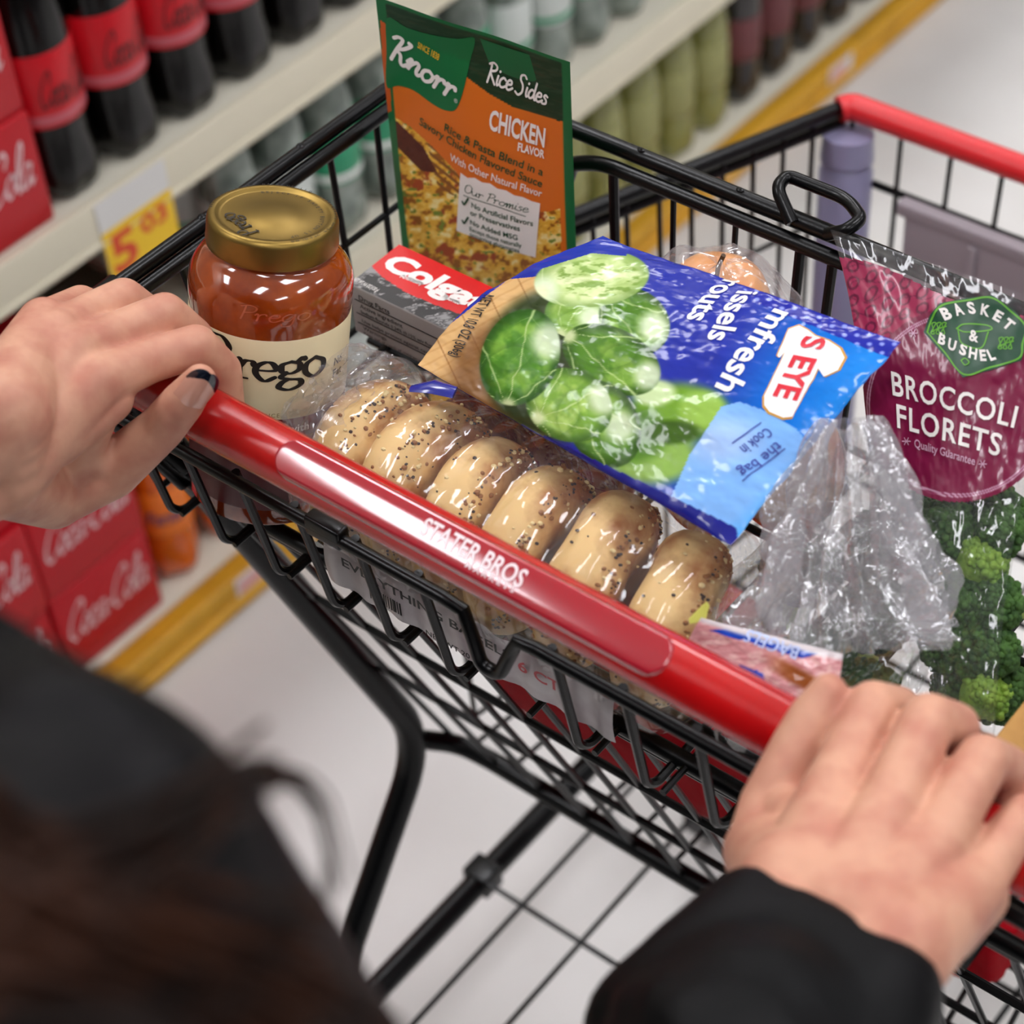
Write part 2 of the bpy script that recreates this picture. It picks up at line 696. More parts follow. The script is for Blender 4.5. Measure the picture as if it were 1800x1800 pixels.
# ------------------------------------------------------------------ the shop: floor, ceiling, lamps
m = MB()
m.box((-2.2, -3.0, -0.05), (4.2, 7.0, 0.0))
fl = tag(m.build('floor', mat('floor_tile', '#e2e0dd', 0.42, var=(2.2, 6, 0.35, 0.7), col2='#cdc8c4', spec=0.45, bump=(9, 0.03, 0.01)), smooth=0), kind='structure')
m = MB()
m.box((-2.2, -3.0, 3.7), (4.2, 7.0, 3.75))
tag(m.build('ceiling', mat('ceiling_tile', '#d8d6d0', 0.9), smooth=0), kind='structure')
m = MB()
m.box((-2.25, -3.0, 0), (-2.2, 7.0, 3.7))
tag(m.build('wall_left', mat('wall_paint', '#cfcac0', 0.8), smooth=0), kind='structure')

m_lamp = mat('lamp_diffuser', '#fafaff', 0.5, emit=LAMP_STRENGTH)
m_lampcase = mat('lamp_case', '#e6e6e6', 0.4)
LROWS = (-1.72, 0.60, 2.9)
LY = (-1.25, 1.15, 3.55)
lampA = None
for lx in LROWS:
    for ly in LY:
        if lampA is None:
            lampA = o = thing('ceiling_light', 'x', 'light', (lx, ly, 3.42))
            MB().box((-0.24, -0.64, 0.03), (0.24, 0.64, 0.278), bev=0.02).build('lamp_case', m_lampcase, lampA, local=True)
            MB().box((-0.21, -0.60, 0.0), (0.21, 0.60, 0.031), bev=0.01).build('diffuser', m_lamp, lampA, local=True)
        else:
            o = copy_tree(lampA, (lx, ly, 3.42))
        o['label'] = 'white ceiling lamp in the row ' + ['above the shelf', 'above the cart', 'beyond the cart'][LROWS.index(lx)] + ', ' + ['nearest', 'middle', 'farthest'][LY.index(ly)] + ' of three'
        o['group'] = 'ceiling lamps'

# ------------------------------------------------------------------ drinks shelving
m_cream = mat('shelf_enamel', '#e0dac8', 0.45, spec=0.4)
m_rail = mat('price_channel', '#ded6be', 0.3)
m_yellow = mat('kick_yellow', '#d39d26', 0.5, var=(14, 3, 0.45, 0.7), col2='#ba8a22')
m_back = mat('shelf_back', '#8d887c', 0.7)
sh = thing('shelving_unit', 'long cream steel drinks shelf along the aisle with a yellow kick plate', 'shelf', (-1.2, 1.5, 0))
MB().box((-1.50, -1.0, 0), (-1.46, 5.2, 1.9)).build('back_panel', m_back, sh, smooth=0)
MB().box((-1.46, -1.0, 0.0), (-0.905, 5.2, 0.045)).build('base_deck', m_cream, sh, smooth=0)
m = MB()
m.box((-0.905, -1.0, 0.0), (-0.872, 5.2, 0.046), bev=0.006)
m.tube([(-0.870, -1.0, 0.012), (-0.870, 5.2, 0.012)], 0.008, 8)
m.build('kick_plate', m_yellow, sh)
for z, y0, nm, xf in ((0.60, -1.0, 'shelf', -0.905), (0.32, 0.60, 'shelf', -0.905)):
    s_ = MB().box((-1.46, y0, z - 0.012), (xf, 5.2, z)).build('shelf', m_cream, sh, smooth=0)
    q = MB()
    q.box((xf, y0, z - 0.05), (xf + 0.008, 5.2, z + 0.003), bev=0.002)
    q.tube([(xf + 0.006, y0, z - 0.046), (xf + 0.006, 5.2, z - 0.046)], 0.005, 8)
    q.build('price_rail', m_rail, s_)
s_ = MB().box((-1.46, -1.0, 1.088), (-1.02, 5.2, 1.1)).build('shelf', m_cream, sh, smooth=0)
MB().box((-1.02, -1.0, 1.05), (-1.012, 5.2, 1.103)).build('price_rail', m_rail, s_, smooth=0)
for yy in (-0.62, 0.60, 1.82, 3.04, 4.26):
    MB().box((-1.462, yy - 0.02, 0.0), (-1.43, yy + 0.02, 1.9)).build('upright', m_back, sh, smooth=0)

# ------------------------------------------------------------------ bottles
PROF = [(0.010, 0.006), (0.026, 0.0), (0.036, 0.010), (0.0395, 0.026), (0.0392, 0.045), (0.0372, 0.066), (0.0388, 0.084),
        (0.0395, 0.088), (0.0395, 0.168), (0.0392, 0.174), (0.0385, 0.188), (0.0350, 0.212), (0.0275, 0.240), (0.0185, 0.262),
        (0.0140, 0.270), (0.0138, 0.276), (0.0165, 0.277), (0.0165, 0.280), (0.0130, 0.281), (0.0130, 0.286)]


def foot(a, r, z):
    if z > 0.06:
        return 1.0
    k = 1 - z / 0.06
    return 1 - 0.16 * k * (0.5 + 0.5 * math.cos(5 * a)) ** 2


def wrap_flat(flat, Rr, w, h, ang, z, off=0.0004):
    """flat lettering wrapped on an upright cylinder, centred at angle ang"""
    V, Fs = flat
    lo, hi = bounds(V)
    V = [((x - lo[0]) / (hi[0] - lo[0]) * w - w / 2, (y - lo[1]) / (hi[1] - lo[1]) * h) for x, y in V]
    V, Fs = dice(V, Fs, 0.006)
    return [((Rr + off) * math.cos(ang + x / Rr), (Rr + off) * math.sin(ang + x / Rr), z + y) for x, y in V], Fs


def make_bottle(name, label, body, lab, cap, ink=None, writing=None, band=None, sc=1.0, loc=(0, 0, 0), group=None):
    t = thing(name, label, 'bottle', loc, group)
    MB().lathe(PROF, 40, mod=foot).build('bottle_body', body, t, local=True)
    q = MB()
    q.lathe([(0.0395, 0.089), (0.0399, 0.090), (0.0399, 0.166), (0.0395, 0.167)], 40, cap=False)
    if band:
        q.lathe([(0.0399, 0.093), (0.0401, 0.0935), (0.0401, 0.102), (0.0399, 0.1025)], 40, cap=False, m=1)
    lo = q.build('bottle_label', [lab, band or lab], t, local=True)
    if writing:
        q = MB()
        for a0 in (0.1,):
            v, f = wrap_flat(script_flat(writing, .26, .35, pen=(.4, 0.4)), 0.0401, 0.062, 0.040, a0, 0.110)
            q.add(v, f)
        q.build('lettering', ink, lo, local=True)
    MB().lathe([(0.0, 0.298), (0.0145, 0.298), (0.0155, 0.296), (0.0155, 0.2815), (0.014, 0.281)][::-1], 24).build('bottle_cap', cap, t, local=True)
    t.scale = (sc, sc, sc)
    return t


m_cola = mat('cola_bottle', '#060403', 0.2, spec=0.32, coat=0.08)
m_redlab = mat('red_label', '#c41220', 0.35, spec=0.4)
m_black = mat('black_print', '#15100f', 0.5)
m_white = mat('white_print', '#ece9e6', 0.5)
m_pinkband = mat('pale_band', '#bf5a64', 0.4)
m_capk = mat('black_cap', '#141414', 0.35)
ORD = ['first', 'second', 'third', 'fourth', 'fifth', 'sixth', 'seventh', 'eighth', 'ninth', 'tenth', 'eleventh', 'twelfth',
       'thirteenth', 'fourteenth', 'fifteenth', 'sixteenth', 'seventeenth', 'eighteenth', 'nineteenth', 'twentieth']
p = make_bottle('cola_bottle', 'x', m_cola, m_redlab, m_capk, m_black, 'Coca-Cola', m_pinkband, group='dark cola bottles on the upper shelf')
first = True
for row, xx in enumerate((-0.947, -1.032)):
    for k in range(8):
        o = p if first else copy_tree(p)
        first = False
        o.location = (xx, 0.448 + 0.0812 * k + (0.0 if row == 0 else 0.012), 0.601)
        o.rotation_euler = (0, 0, 0.5 * math.sin(3.1 * k + row))
        o['label'] = 'black cola bottle with red label, %s from the red carton, %s row, upper shelf' % (ORD[k], ('front', 'second')[row])

m_clear = mat('clear_bottle', '#8c968c', 0.12, spec=0.6, coat=0.3, var=(30, 2, .4, .6), col2='#616c63')
m_tealab = mat('teal_label', '#1d8f63', 0.35)
m_graylab = mat('pale_label', '#c9cfc9', 0.4)
m_capg = mat('green_cap', '#128a4e', 0.35)
p = make_bottle('clear_soda_bottle', 'x', m_clear, m_tealab, m_capg, m_white, None, m_white, sc=0.86, group='clear soda bottles on the middle shelf')
p2 = make_bottle('clear_soda_bottle', 'x', m_clear, m_graylab, m_capg, m_white, None, m_tealab, sc=0.86, group='clear soda bottles on the middle shelf')
f1 = f2 = True
for row, xx in enumerate((-0.955, -1.035)):
    for k in range(20):
        teal = (k // 2) % 3 != 0
        if teal:
            o = p if f1 else copy_tree(p)
            f1 = False
        else:
            o = p2 if f2 else copy_tree(p2)
            f2 = False
        o.location = (xx, 0.655 + 0.078 * k, 0.321)
        o.rotation_euler = (0, 0, k * 1.3)
        o['label'] = 'clear soda bottle with %s label, %s along the middle shelf, %s row' % ('teal' if teal else 'pale', ORD[k], ('front', 'back')[row])

KINDS = {
    'orange_soda_bottle': (mat('orange_soda', '#d9620a', 0.15, coat=0.4, var=(20, 2, .4, .65), col2='#b84c06'), mat('orange_label', '#ee7a1c', 0.35), mat('teal_cap', '#1b8a66', 0.35), 'orange soda bottle with a green cap on the bottom deck'),
    'lemon_soda_bottle': (mat('lemon_soda', '#85854a', 0.2, coat=0.4, var=(20, 2, .4, .65), col2='#8b8c48'), mat('lemon_label', '#98975e', 0.4), mat('lemon_cap', '#b6b04a', 0.35), 'yellow green lemon soda bottle on the bottom deck'),
    'grey_soda_bottle': (m_clear, m_graylab, m_capg, 'clear soda bottle with pale label on the bottom deck'),
    'dark_soda_bottle': (mat('dark_soda', '#17100f', 0.15, coat=0.4), mat('dusky_label', '#6a3236', 0.4), m_capk, 'dark soda bottle with dusky red label on the bottom deck'),
}
m_blue = mat('blue_print', '#28306e', 0.45)
spots = [('orange_soda_bottle', 0.468), ('orange_soda_bottle', 0.553)]
spots += [('grey_soda_bottle', 0.64 + 0.081 * k) for k in range(7)]
spots += [('lemon_soda_bottle', 1.21 + 0.081 * k) for k in range(5)]
spots += [('dark_soda_bottle', 1.615 + 0.081 * k) for k in range(14)]
proto = {}
cnt = {}
for row, xx in enumerate((-0.95, -1.035)):
    for kd, yy in spots:
        b, l, c, lab = KINDS[kd]
        if kd not in proto:
            o = proto[kd] = make_bottle(kd, lab, b, l, c, m_blue if kd == 'orange_soda_bottle' else m_white, None, None, sc=0.85, group=lab.split(' on ')[0] + 's')
            if kd == 'orange_soda_bottle':
                q = MB()
                for a0 in (0.0,):
                    v, f = wrap_flat(font_flat('Fanta', 0.02, shear=.2), 0.0401, 0.05, 0.022, a0, 0.112)
                    q.add(v, f)
                q.build('lettering', m_blue, o.children[1], local=True)
        else:
            o = copy_tree(proto[kd])
        cnt[kd, row] = cnt.get((kd, row), 0) + 1
        o.location = (xx, yy, 0.0462)
        o.rotation_euler = (0, 0, 0.6 * math.sin(yy * 37))
        o['label'] = lab.replace(' on the bottom deck', '') + ', %s along the bottom deck, %s row' % (ORD[cnt[kd, row] - 1], ('front', 'back')[row])

# ------------------------------------------------------------------ cola cartons
m_carton = mat('red_carton', '#b80f1e', 0.40, spec=0.35)
m_script = mat('carton_script', '#e8c9cb', 0.5)


def make_carton(loc):
    t = thing('drink_carton', 'x', 'carton', loc, 'red cola cartons')
    MB().box((-0.38, 0.001, 0.0005), (0, 0.143, 0.1235), bev=0.004).build('carton_body', m_carton, t, local=True)
    q = MB()
    V, Fs = script_flat('Coca-Cola', .24, .45, pen=(.35, .5))
    lo, hi = bounds(V)
    q.add([(0.0006, 0.012 + (x - lo[0]) / (hi[0] - lo[0]) * 0.12, 0.048 + (y - lo[1]) / (hi[1] - lo[1]) * 0.052) for x, y in V], Fs)
    q.build('lettering', m_script, t, local=True)
    return t


p = make_carton((-0.915, 0.272, 0.046))
p['label'] = 'red cola carton beside the orange soda bottles, at the bottom of its stack'
names = ['beside the orange soda bottles', 'second stack from the orange soda bottles', 'third stack from the orange soda bottles', 'fourth stack from the orange soda bottles']
lev = ['at the bottom of its stack', 'second from the bottom', 'third from the bottom', 'topmost of its stack']
for c in range(4):
    for h in range(3 if c == 0 else 4):
        if c == 0 and h == 0:
            continue
        copy_tree(p, (-0.915 + 0.004 * math.sin(5 * c + 3 * h), 0.272 - 0.1445 * c, 0.046 + 0.1242 * h), 'red cola carton, ' + names[c] + ', ' + lev[h])
for h in range(2):
    for c in range(2):
        o = copy_tree(p, (-0.912 - 0.003 * h, 0.262 - 0.1445 * c, 0.6 + 0.1242 * h),
                      'red cola carton on the upper shelf ' + ('next to the cola bottles' if c == 0 else 'at the far left') + (', lower one' if h == 0 else ', upper one'))

# ------------------------------------------------------------------ price tags on the rails
m_tagw = mat('tag_white', '#dcdad6', 0.5)
m_tagy = mat('tag_yellow', '#f0c419', 0.5)
m_tago = mat('tag_orange', '#d8461a', 0.5)
t = thing('price_tag', 'yellow and white price tag reading 5.03 hanging under the black cola bottles', 'price tag', (-0.895, 0.485, 0.55))
MB().box((-0.8965, 0.438, 0.504), (-0.8950, 0.532, 0.60)).build('tag_card', m_tagw, t, smooth=0)
MB().box((-0.8949, 0.438, 0.504), (-0.8943, 0.532, 0.565)).build('yellow_panel', m_tagy, t, smooth=0)
q = MB()
for s_, y0, w_, z0, h_ in (('5', 0.444, 0.033, 0.511, 0.046), ('03', 0.486, 0.036, 0.534, 0.023)):
    V, Fs = font_flat(s_, 0.03)
    lo, hi = bounds(V)
    q.add([(-0.8940, y0 + (x - lo[0]) / (hi[0] - lo[0]) * w_, z0 + (y - lo[1]) / (hi[1] - lo[1]) * h_) for x, y in V], Fs)
q.build('lettering', m_tago, t, smooth=0)
m_tagp = mat('tag_pink', '#e3a9a6', 0.5)
for i, (yy, tx) in enumerate(((0.515, 'beside the orange soda bottles'), (1.46, 'under the lemon soda bottles'), (1.77, 'under the dark soda bottles'))):
    t = thing('price_tag', 'small white and pink price tag on the yellow kick plate ' + tx, 'price tag', (-0.868, yy, 0.04), 'tags on the yellow kick plate')
    MB().box((-0.8718, yy - 0.03, 0.018), (-0.8700, yy + 0.03, 0.046)).build('tag_card', m_tagw, t, smooth=0)
    MB().box((-0.8699, yy - 0.026, 0.022), (-0.8694, yy + 0.012, 0.040)).build('pink_panel', m_tagp, t, smooth=0)
# ------------------------------------------------------------------ the shopping cart
m_wire = mat('black_wire', '#030304', 0.33, spec=0.24, coat=0.08, bump=(420, 0.12, 0.0006))
m_grip = mat('red_grip', '#b80d10', 0.24, spec=0.5, coat=0.3, var=(16, 3, .4, .7), col2='#a90c10')
m_pad = mat('grip_plate', '#a51c2b', 0.13, spec=0.7, coat=0.8, bump=(25, 0.04, 0.002))
m_padtext = mat('grip_lettering', '#f0dde0', 0.4)
m_post = mat('lilac_post', '#8783a0', 0.3, spec=0.5)
m_redfar = mat('far_red_grip', '#d4242a', 0.35)
m_board = mat('grey_placard', '#9c9298', 0.55)
m_tyre = mat('caster_rubber', '#3a3a3c', 0.6)

cart = thing('shopping_cart', 'black wire two tier shopping cart with a red handle filled with groceries', 'shopping cart', (0, 0.3, 0))
HZ = 1.011
FZ = 0.872           # floor of the upper basket
RX = 0.335           # half width at the rim


def wires(mb, a, b, c, d, nu, nv, r, us=None, vs=None):
    """wires on the four-cornered panel a-b-c-d: nu wires from edge ab to edge dc, nv across"""
    a, b, c, d = [np.array(p, float) for p in (a, b, c, d)]
    for u in (us if us is not None else np.linspace(0, 1, nu)):
        mb.tube([a + (b - a) * u, d + (c - d) * u], r, 8)
    for v in (vs if vs is not None else np.linspace(0, 1, nv)):
        mb.tube([a + (d - a) * v, b + (c - b) * v], r, 8)


# handle
mbh = MB().tube([(-0.325, 0, HZ), (0.325, 0, HZ)], 0.0164, 40)
grip = mbh.build('handle_grip', m_grip, cart)
for sx in (-1, 1):
    MB().tube(fillet([(sx * 0.32, 0, HZ), (sx * 0.338, 0.002, HZ), (sx * 0.338, 0.05, 1.012)], 0.016), 0.0115, 14).build('handle_bracket', m_wire, cart)
# raised name plate of the handle: a rounded-end patch of a slightly larger cylinder
xa, xb = -0.151, 0.114
PA0, PA1 = R(18), R(104)       # angle from straight back (towards the shopper) up over the top
RP = 0.0174
q = MB()
nx, na = 90, 26
hw = 0.0118
mid = (PA0 + PA1) / 2
V = []
n0 = np.array((0, -math.cos(mid), math.sin(mid)))
t0 = np.array((0, math.sin(mid), math.cos(mid)))
for i in range(na):
    s_ = hw * math.sin(-math.pi / 2 + math.pi * i / (na - 1))
    cut = 0.014 * (1 - math.sqrt(max(0, 1 - (s_ / hw) ** 2)))
    for j in range(nx):
        uq = .5 - .5 * math.cos(math.pi * j / (nx - 1))
        x = xa + cut + (xb - xa - 2 * cut) * uq
        e = max(0, min(x - xa - cut, xb - cut - x, hw - abs(s_)))
        h_ = RP - s_ * s_ / (2 * 0.045) - 0.0045 * max(0, 1 - e / 0.0022) ** 2
        p_ = np.array((x, 0, HZ)) + n0 * h_ + t0 * s_
        V.append(tuple(p_))
F4 = [(i * nx + j, i * nx + j + 1, (i + 1) * nx + j + 1, (i + 1) * nx + j) for i in range(na - 1) for j in range(nx - 1)]
q.add(V, F4)
plate = q.build('name_plate', m_pad, grip, smooth=60)


def on_grip(flat, x0, x1, a_mid, h, up=1):
    V, Fs = flat
    lo, hi = bounds(V)
    k = (x1 - x0) / (hi[0] - lo[0])
    V = [((x - lo[0]) * k + x0, ((y - lo[1]) / (hi[1] - lo[1]) - .5) * h) for x, y in V]
    V, Fs = dice(V, Fs, 0.003)
    out = []
    for x, y in V:
        s_ = (a_mid - mid) * RP + y
        p_ = np.array((x, 0, HZ)) + n0 * (RP - s_ * s_ / (2 * 0.045) + .0003) + t0 * s_
        out.append(tuple(p_))
    return out, Fs


q = MB()
q.add(*on_grip(font_flat('STATER BROS', 0.02), -0.046, 0.022, R(66), 0.0105))
q.add(*on_grip(font_flat('MARKETS', 0.015, space=1.5), -0.012, 0.020, R(43), 0.0034))
q.add(*on_grip(stroke_flat([[(0, 0), (1, 0.04)]], .05), -0.046, -0.016, R(47), 0.001))
q.build('lettering', m_padtext, plate)

# upper basket
for sx in (-1, 1):
    q = MB()
    for z, dx in ((1.02, 0.0), (1.0125, 0.0075)):
        q.tube([(sx * (RX - dx), 0.0, z), (sx * (RX - dx), 0.327, z)], 0.0052, 10)
    for yy in (0.03, 0.12, 0.21, 0.30):
        q.ell((sx * RX, yy, 1.0245), (0.003, 0.003, 0.002), 8, 5)
    q.build('side_rim', m_wire, cart)
q = MB()
q.tube([(-RX, 0.327, 1.02), (RX, 0.327, 1.02)], 0.0056, 10)
for x in np.arange(-0.3, 0.31, 0.075):
    q.ell((x, 0.3265, 1.0257), (0.003, 0.002, 0.0015), 8, 5)
q.tube(fillet([(-0.205, 0.318, 0.985), (-0.200, 0.3185, 1.0), (-0.175, 0.3185, 1.0105), (0.325, 0.3185, 1.0105)], 0.02), 0.0052, 10)
rr = q.build('front_rim', m_wire, cart)
lp = [at(*p_, 'Z', z) for p_, z in (((1392, 392), 1.022), ((1365, 330), 1.036), ((1383, 308), 1.036), ((1490, 350), 1.036), ((1515, 385), 1.036), ((1488, 405), 1.034), ((1455, 412), 1.023))]
MB().tube(fillet(lp, 0.016, 6), 0.0042, 10).build('hook_loop', m_wire, rr)
q = MB()
wires(q, (-RX + .006, 0.0, 1.006), (-RX + .006, 0.32, 1.006), (-0.319, 0.30, FZ), (-0.319, 0.03, FZ), 8, 0, 0.0023, vs=(0.5, 1.0))
q.build('side_panel', m_wire, cart)
q = MB()
wires(q, (RX - .006, 0.0, 1.006), (RX - .006, 0.32, 1.006), (0.319, 0.30, FZ), (0.319, 0.03, FZ), 8, 0, 0.0023, vs=(0.5, 1.0))
q.build('side_panel', m_wire, cart)
q = MB()
xs = [-0.166 + 0.047 * k for k in range(-3, 11)]
for x in xs:
    thick = 0.0034 if round((x + 0.166) / 0.047) % 3 == 0 else 0.002
    q.tube([(x, 0.318, 1.008), (x * 0.94 - 0.004, 0.308, FZ)], thick, 8)
q.tube([(-0.002, 0.318, 1.008), (-0.006, 0.308, FZ)], 0.0034, 8)
for z in (0.935, FZ):
    q.tube([(-0.318 if z > .9 else -.308, 0.312, z), (0.318 if z > .9 else .308, 0.312, z)], 0.0028, 8)
q.build('front_panel', m_wire, cart)
q = MB()
for x in np.arange(-0.29, 0.30, 0.047):
    q.tube([(x, 0.02, FZ), (x, 0.31, FZ)], 0.0023, 8)
for yy in (0.12, 0.22):
    q.tube([(-0.308, yy, FZ - 0.004), (0.308, yy, FZ - 0.004)], 0.0028, 8)
q.build('basket_floor', m_wire, cart)
# rear gate of the upper basket
q = MB()
bz = 0.966
q.tube([(-0.33, 0, bz), (-0.045, 0, bz)] + [tuple(p_) for p_ in fillet([(-0.03, -0.001, bz), (-0.022, -0.003, bz - 0.02), (-0.018, -0.004, bz - 0.034), (-0.005, -0.004, bz - 0.034), (0.0, -0.003, bz - 0.02), (0.008, -0.001, bz)], 0.006)] + [(0.02, 0, bz), (0.33, 0, bz)], 0.0042, 10)
for k in range(-3, 10):
    x = -0.158 + 0.0465 * k
    if abs(x + 0.018) < 0.012:
        continue
    q.tube(fillet([(x, 0.003, bz + 0.004), (x + 0.002, 0.0175, FZ + 0.004), (x + 0.003, 0.026, FZ - 0.004), (x + 0.003, 0.085, FZ - 0.002)], 0.006), 0.0029, 8)
q.tube([(-0.31, 0.046, FZ - 0.001), (0.31, 0.046, FZ - 0.001)], 0.0055, 10)
q.tube([(-0.31, 0.068, FZ - 0.003), (0.31, 0.068, FZ - 0.003)], 0.0055, 10)
for sx in (-1, 1):
    q.tube([(sx * 0.33, 0, bz), (sx * 0.308, 0.04, FZ)], 0.0042, 10)
    q.tube([(sx * 0.335, 0.004, 1.008), (sx * 0.33, 0, bz)], 0.0042, 10)
q.box((-0.145, -0.004, bz - 0.006), (-0.118, 0.006, bz + 0.008), bev=0.002)
q.build('rear_gate', m_wire, cart)

# side frames
for sx in (-1, 1):
    top = np.array((sx * 0.337, 0.012, 0.995))
    knee = np.array((sx * 0.287, 0.196, 0.475))
    foot_ = np.array((sx * 0.285, -0.06, 0.13))
    pts = fillet([top, knee, foot_], 0.05, 8)
    MB().tube(pts, 0.0118, 16).build('frame_tube', m_wire, cart)

# lower basket
LZ = 0.455
q = MB()
for i in range(13):
    u = i / 12
    x = -0.285 + 0.57 * u
    q.tube([(x, 0.055, 0.85), (x * 0.97, 0.222, LZ)], 0.0024, 8)
for v in (0.0, 0.33, 0.66):
    q.tube([(-0.29, 0.055 + 0.167 * v, 0.85 - 0.395 * v), (0.29, 0.055 + 0.167 * v, 0.85 - 0.395 * v)], 0.003, 8)
q.tube(fillet([(-0.288, 0.192, 0.476), (-0.27, 0.218, LZ + .002), (-0.24, 0.222, LZ), (0.24, 0.222, LZ), (0.27, 0.218, LZ + .002), (0.288, 0.192, 0.476)], .02), 0.0085, 12)
q.build('lower_rear_panel', m_wire, cart)
for sx in (-1, 1):
    q = MB()
    a, b = np.array((sx * 0.322, 0.28, 0.872)), np.array((sx * 0.24, 0.72, 0.80))
    c, d = np.array((sx * 0.21, 0.66, LZ)), np.array((sx * 0.278, 0.25, LZ))
    q.tube([a, b], 0.0065, 10)
    q.tube([a - (0, 0, 0.014), b - (0, 0, 0.014)], 0.0045, 8)
    wires(q, a, b, c, d, 14, 0, 0.0022, vs=(0.27, 0.62, 1.0))
    q.build('lower_side_panel', m_wire, cart)
q = MB()
for i in range(11):
    u = i / 10
    q.tube([(-0.23 + 0.46 * u, 0.72, 0.79), (-0.20 + 0.40 * u, 0.665, LZ)], 0.0022, 8)
for v in (0.14, 0.55, 1.0):
    q.tube([(-0.237 + 0.03 * v, 0.72 - 0.055 * v, 0.79 - 0.335 * v), (0.237 - 0.03 * v, 0.72 - 0.055 * v, 0.79 - 0.335 * v)], 0.0034, 8)
q.build('lower_front_panel', m_wire, cart)
q = MB()
for x in np.arange(-0.26, 0.27, 0.04):
    q.tube([(x, 0.222, LZ), (x * 0.77, 0.665, LZ)], 0.0022, 8)
for yy in (0.30, 0.40, 0.50, 0.60):
    hx = 0.278 - 0.068 * (yy - .25) / .41
    q.tube([(-hx, yy, LZ - 0.004), (hx, yy, LZ - 0.004)], 0.0028, 8)
q.build('lower_basket_floor', m_wire, cart)
MB().tube(fillet([(-0.240, 0.715, 0.80), (-0.234, 0.724, 0.801), (0.234, 0.724, 0.801), (0.240, 0.715, 0.80)], 0.01), 0.0112, 16).build('front_grip', m_redfar, cart)
for sx in (-1, 1):
    q = MB()
    P0, P1 = np.array((sx * 0.226, 0.708, 0.786)), np.array((sx * 0.206, 0.668, 0.47))
    q.tube([P0, P0 * .93 + P1 * .07, P0 * .92 + P1 * .08, P0 * .9 + P1 * .1, P1], [0.021, 0.0225, 0.019, 0.0225, 0.022], 18)
    q.build('corner_guard', m_post, cart)
q = MB()
q.box((-0.165, 0.700, 0.655), (0.165, 0.708, 0.742), bev=0.003)
q.box((-0.172, 0.698, 0.732), (0.172, 0.711, 0.746), bev=0.003)
for x in (-0.10, 0.0, 0.10):
    q.box((x - 0.004, 0.6965, 0.665), (x + 0.004, 0.701, 0.73), bev=0.001)
q.build('placard', m_board, cart)

# bottom rack and casters
q = MB()
BZ = 0.25
q.tube(fillet([(-0.283, 0.03, BZ), (-0.275, 0.08, BZ), (-0.275, 0.62, BZ), (0.275, 0.62, BZ), (0.275, 0.08, BZ), (0.283, 0.03, BZ)], 0.05), 0.0115, 14)
for x in np.arange(-0.226, 0.23, 0.0645):
    q.tube([(x, 0.0, BZ + 0.004), (x, 0.61, BZ + 0.004)], 0.0026, 8)
for yy in (0.05, 0.226, 0.40, 0.56):
    q.tube([(-0.275, yy, BZ + 0.009), (0.275, yy, BZ + 0.009)], 0.0026, 8)
q.tube([(-0.275, 0.035, BZ), (0.275, 0.035, BZ)], 0.006, 10)
q.box((-0.289, 0.222, BZ - 0.012), (-0.262, 0.246, BZ + 0.014), bev=0.002)
q.build('bottom_rack', m_wire, cart)
for sx in (-1, 1):
    q = MB()
    q.tube(fillet([(sx * 0.243, 0.60, 0.13), (sx * 0.243, 0.60, 0.20), (sx * 0.250, 0.57, BZ)], 0.03), 0.0115, 14)
    q.tube([(sx * 0.285, -0.06, 0.125), (sx * 0.285, -0.06, 0.14)], 0.012, 14)
    q.build('caster_post', m_wire, cart)
    for yy in (-0.06, 0.60):
        x0 = sx * (0.285 if yy < 0 else 0.243)
        q = MB()
        q.tube([(x0, yy, 0.16), (x0, yy, 0.125)], 0.016, 14)
        for s2 in (-1, 1):
            q.add([(x0 + s2 * 0.017 + d_, yy + y_, z_) for d_ in (-0.0015, 0.0015) for y_, z_ in ((-0.02, 0.128), (0.02, 0.128), (-0.03, 0.055), (-0.045, 0.055))],
                  [(0, 1, 2, 3), (4, 7, 6, 5), (0, 4, 5, 1), (1, 5, 6, 2), (2, 6, 7, 3), (3, 7, 4, 0)])
        q.box((x0 - 0.018, yy - 0.02, 0.122), (x0 + 0.018, yy + 0.02, 0.128))
        fk = q.build('caster_fork', m_wire, cart)
        q = MB()
        q.tube([(x0 - 0.013, yy - 0.035, 0.06), (x0 - 0.010, yy - 0.035, 0.06), (x0 + 0.010, yy - 0.035, 0.06), (x0 + 0.013, yy - 0.035, 0.06)], [0.05, 0.0595, 0.0595, 0.05], 28)
        q.build('wheel', m_tyre, fk)
# ------------------------------------------------------------------ groceries in the upper basket
GZ = FZ + 0.0035
m_ink = mat('black_ink', '#14110f', 0.5)
m_wht = mat('package_white', '#efe9e4', 0.5)
m_print = mat('glossy_print', '#ffffff', 0.30, attr=True, spec=0.5, coat=0.35)
m_matte = mat('pouch_print', '#ffffff', 0.38, attr=True, spec=0.45, bump=(90, 0.10, 0.002))
m_foil = mat('bag_print', '#ffffff', 0.18, attr=True, spec=0.3, coat=0.14, bump=(13, 0.30, 0.006), bump2=(48, 0.06, 0.002))
up = np.array([0, 0, 1.0])
camh = np.array([math.cos(YAW), -math.sin(YAW), 0])
fwh = np.array([math.sin(YAW), math.cos(YAW), 0])

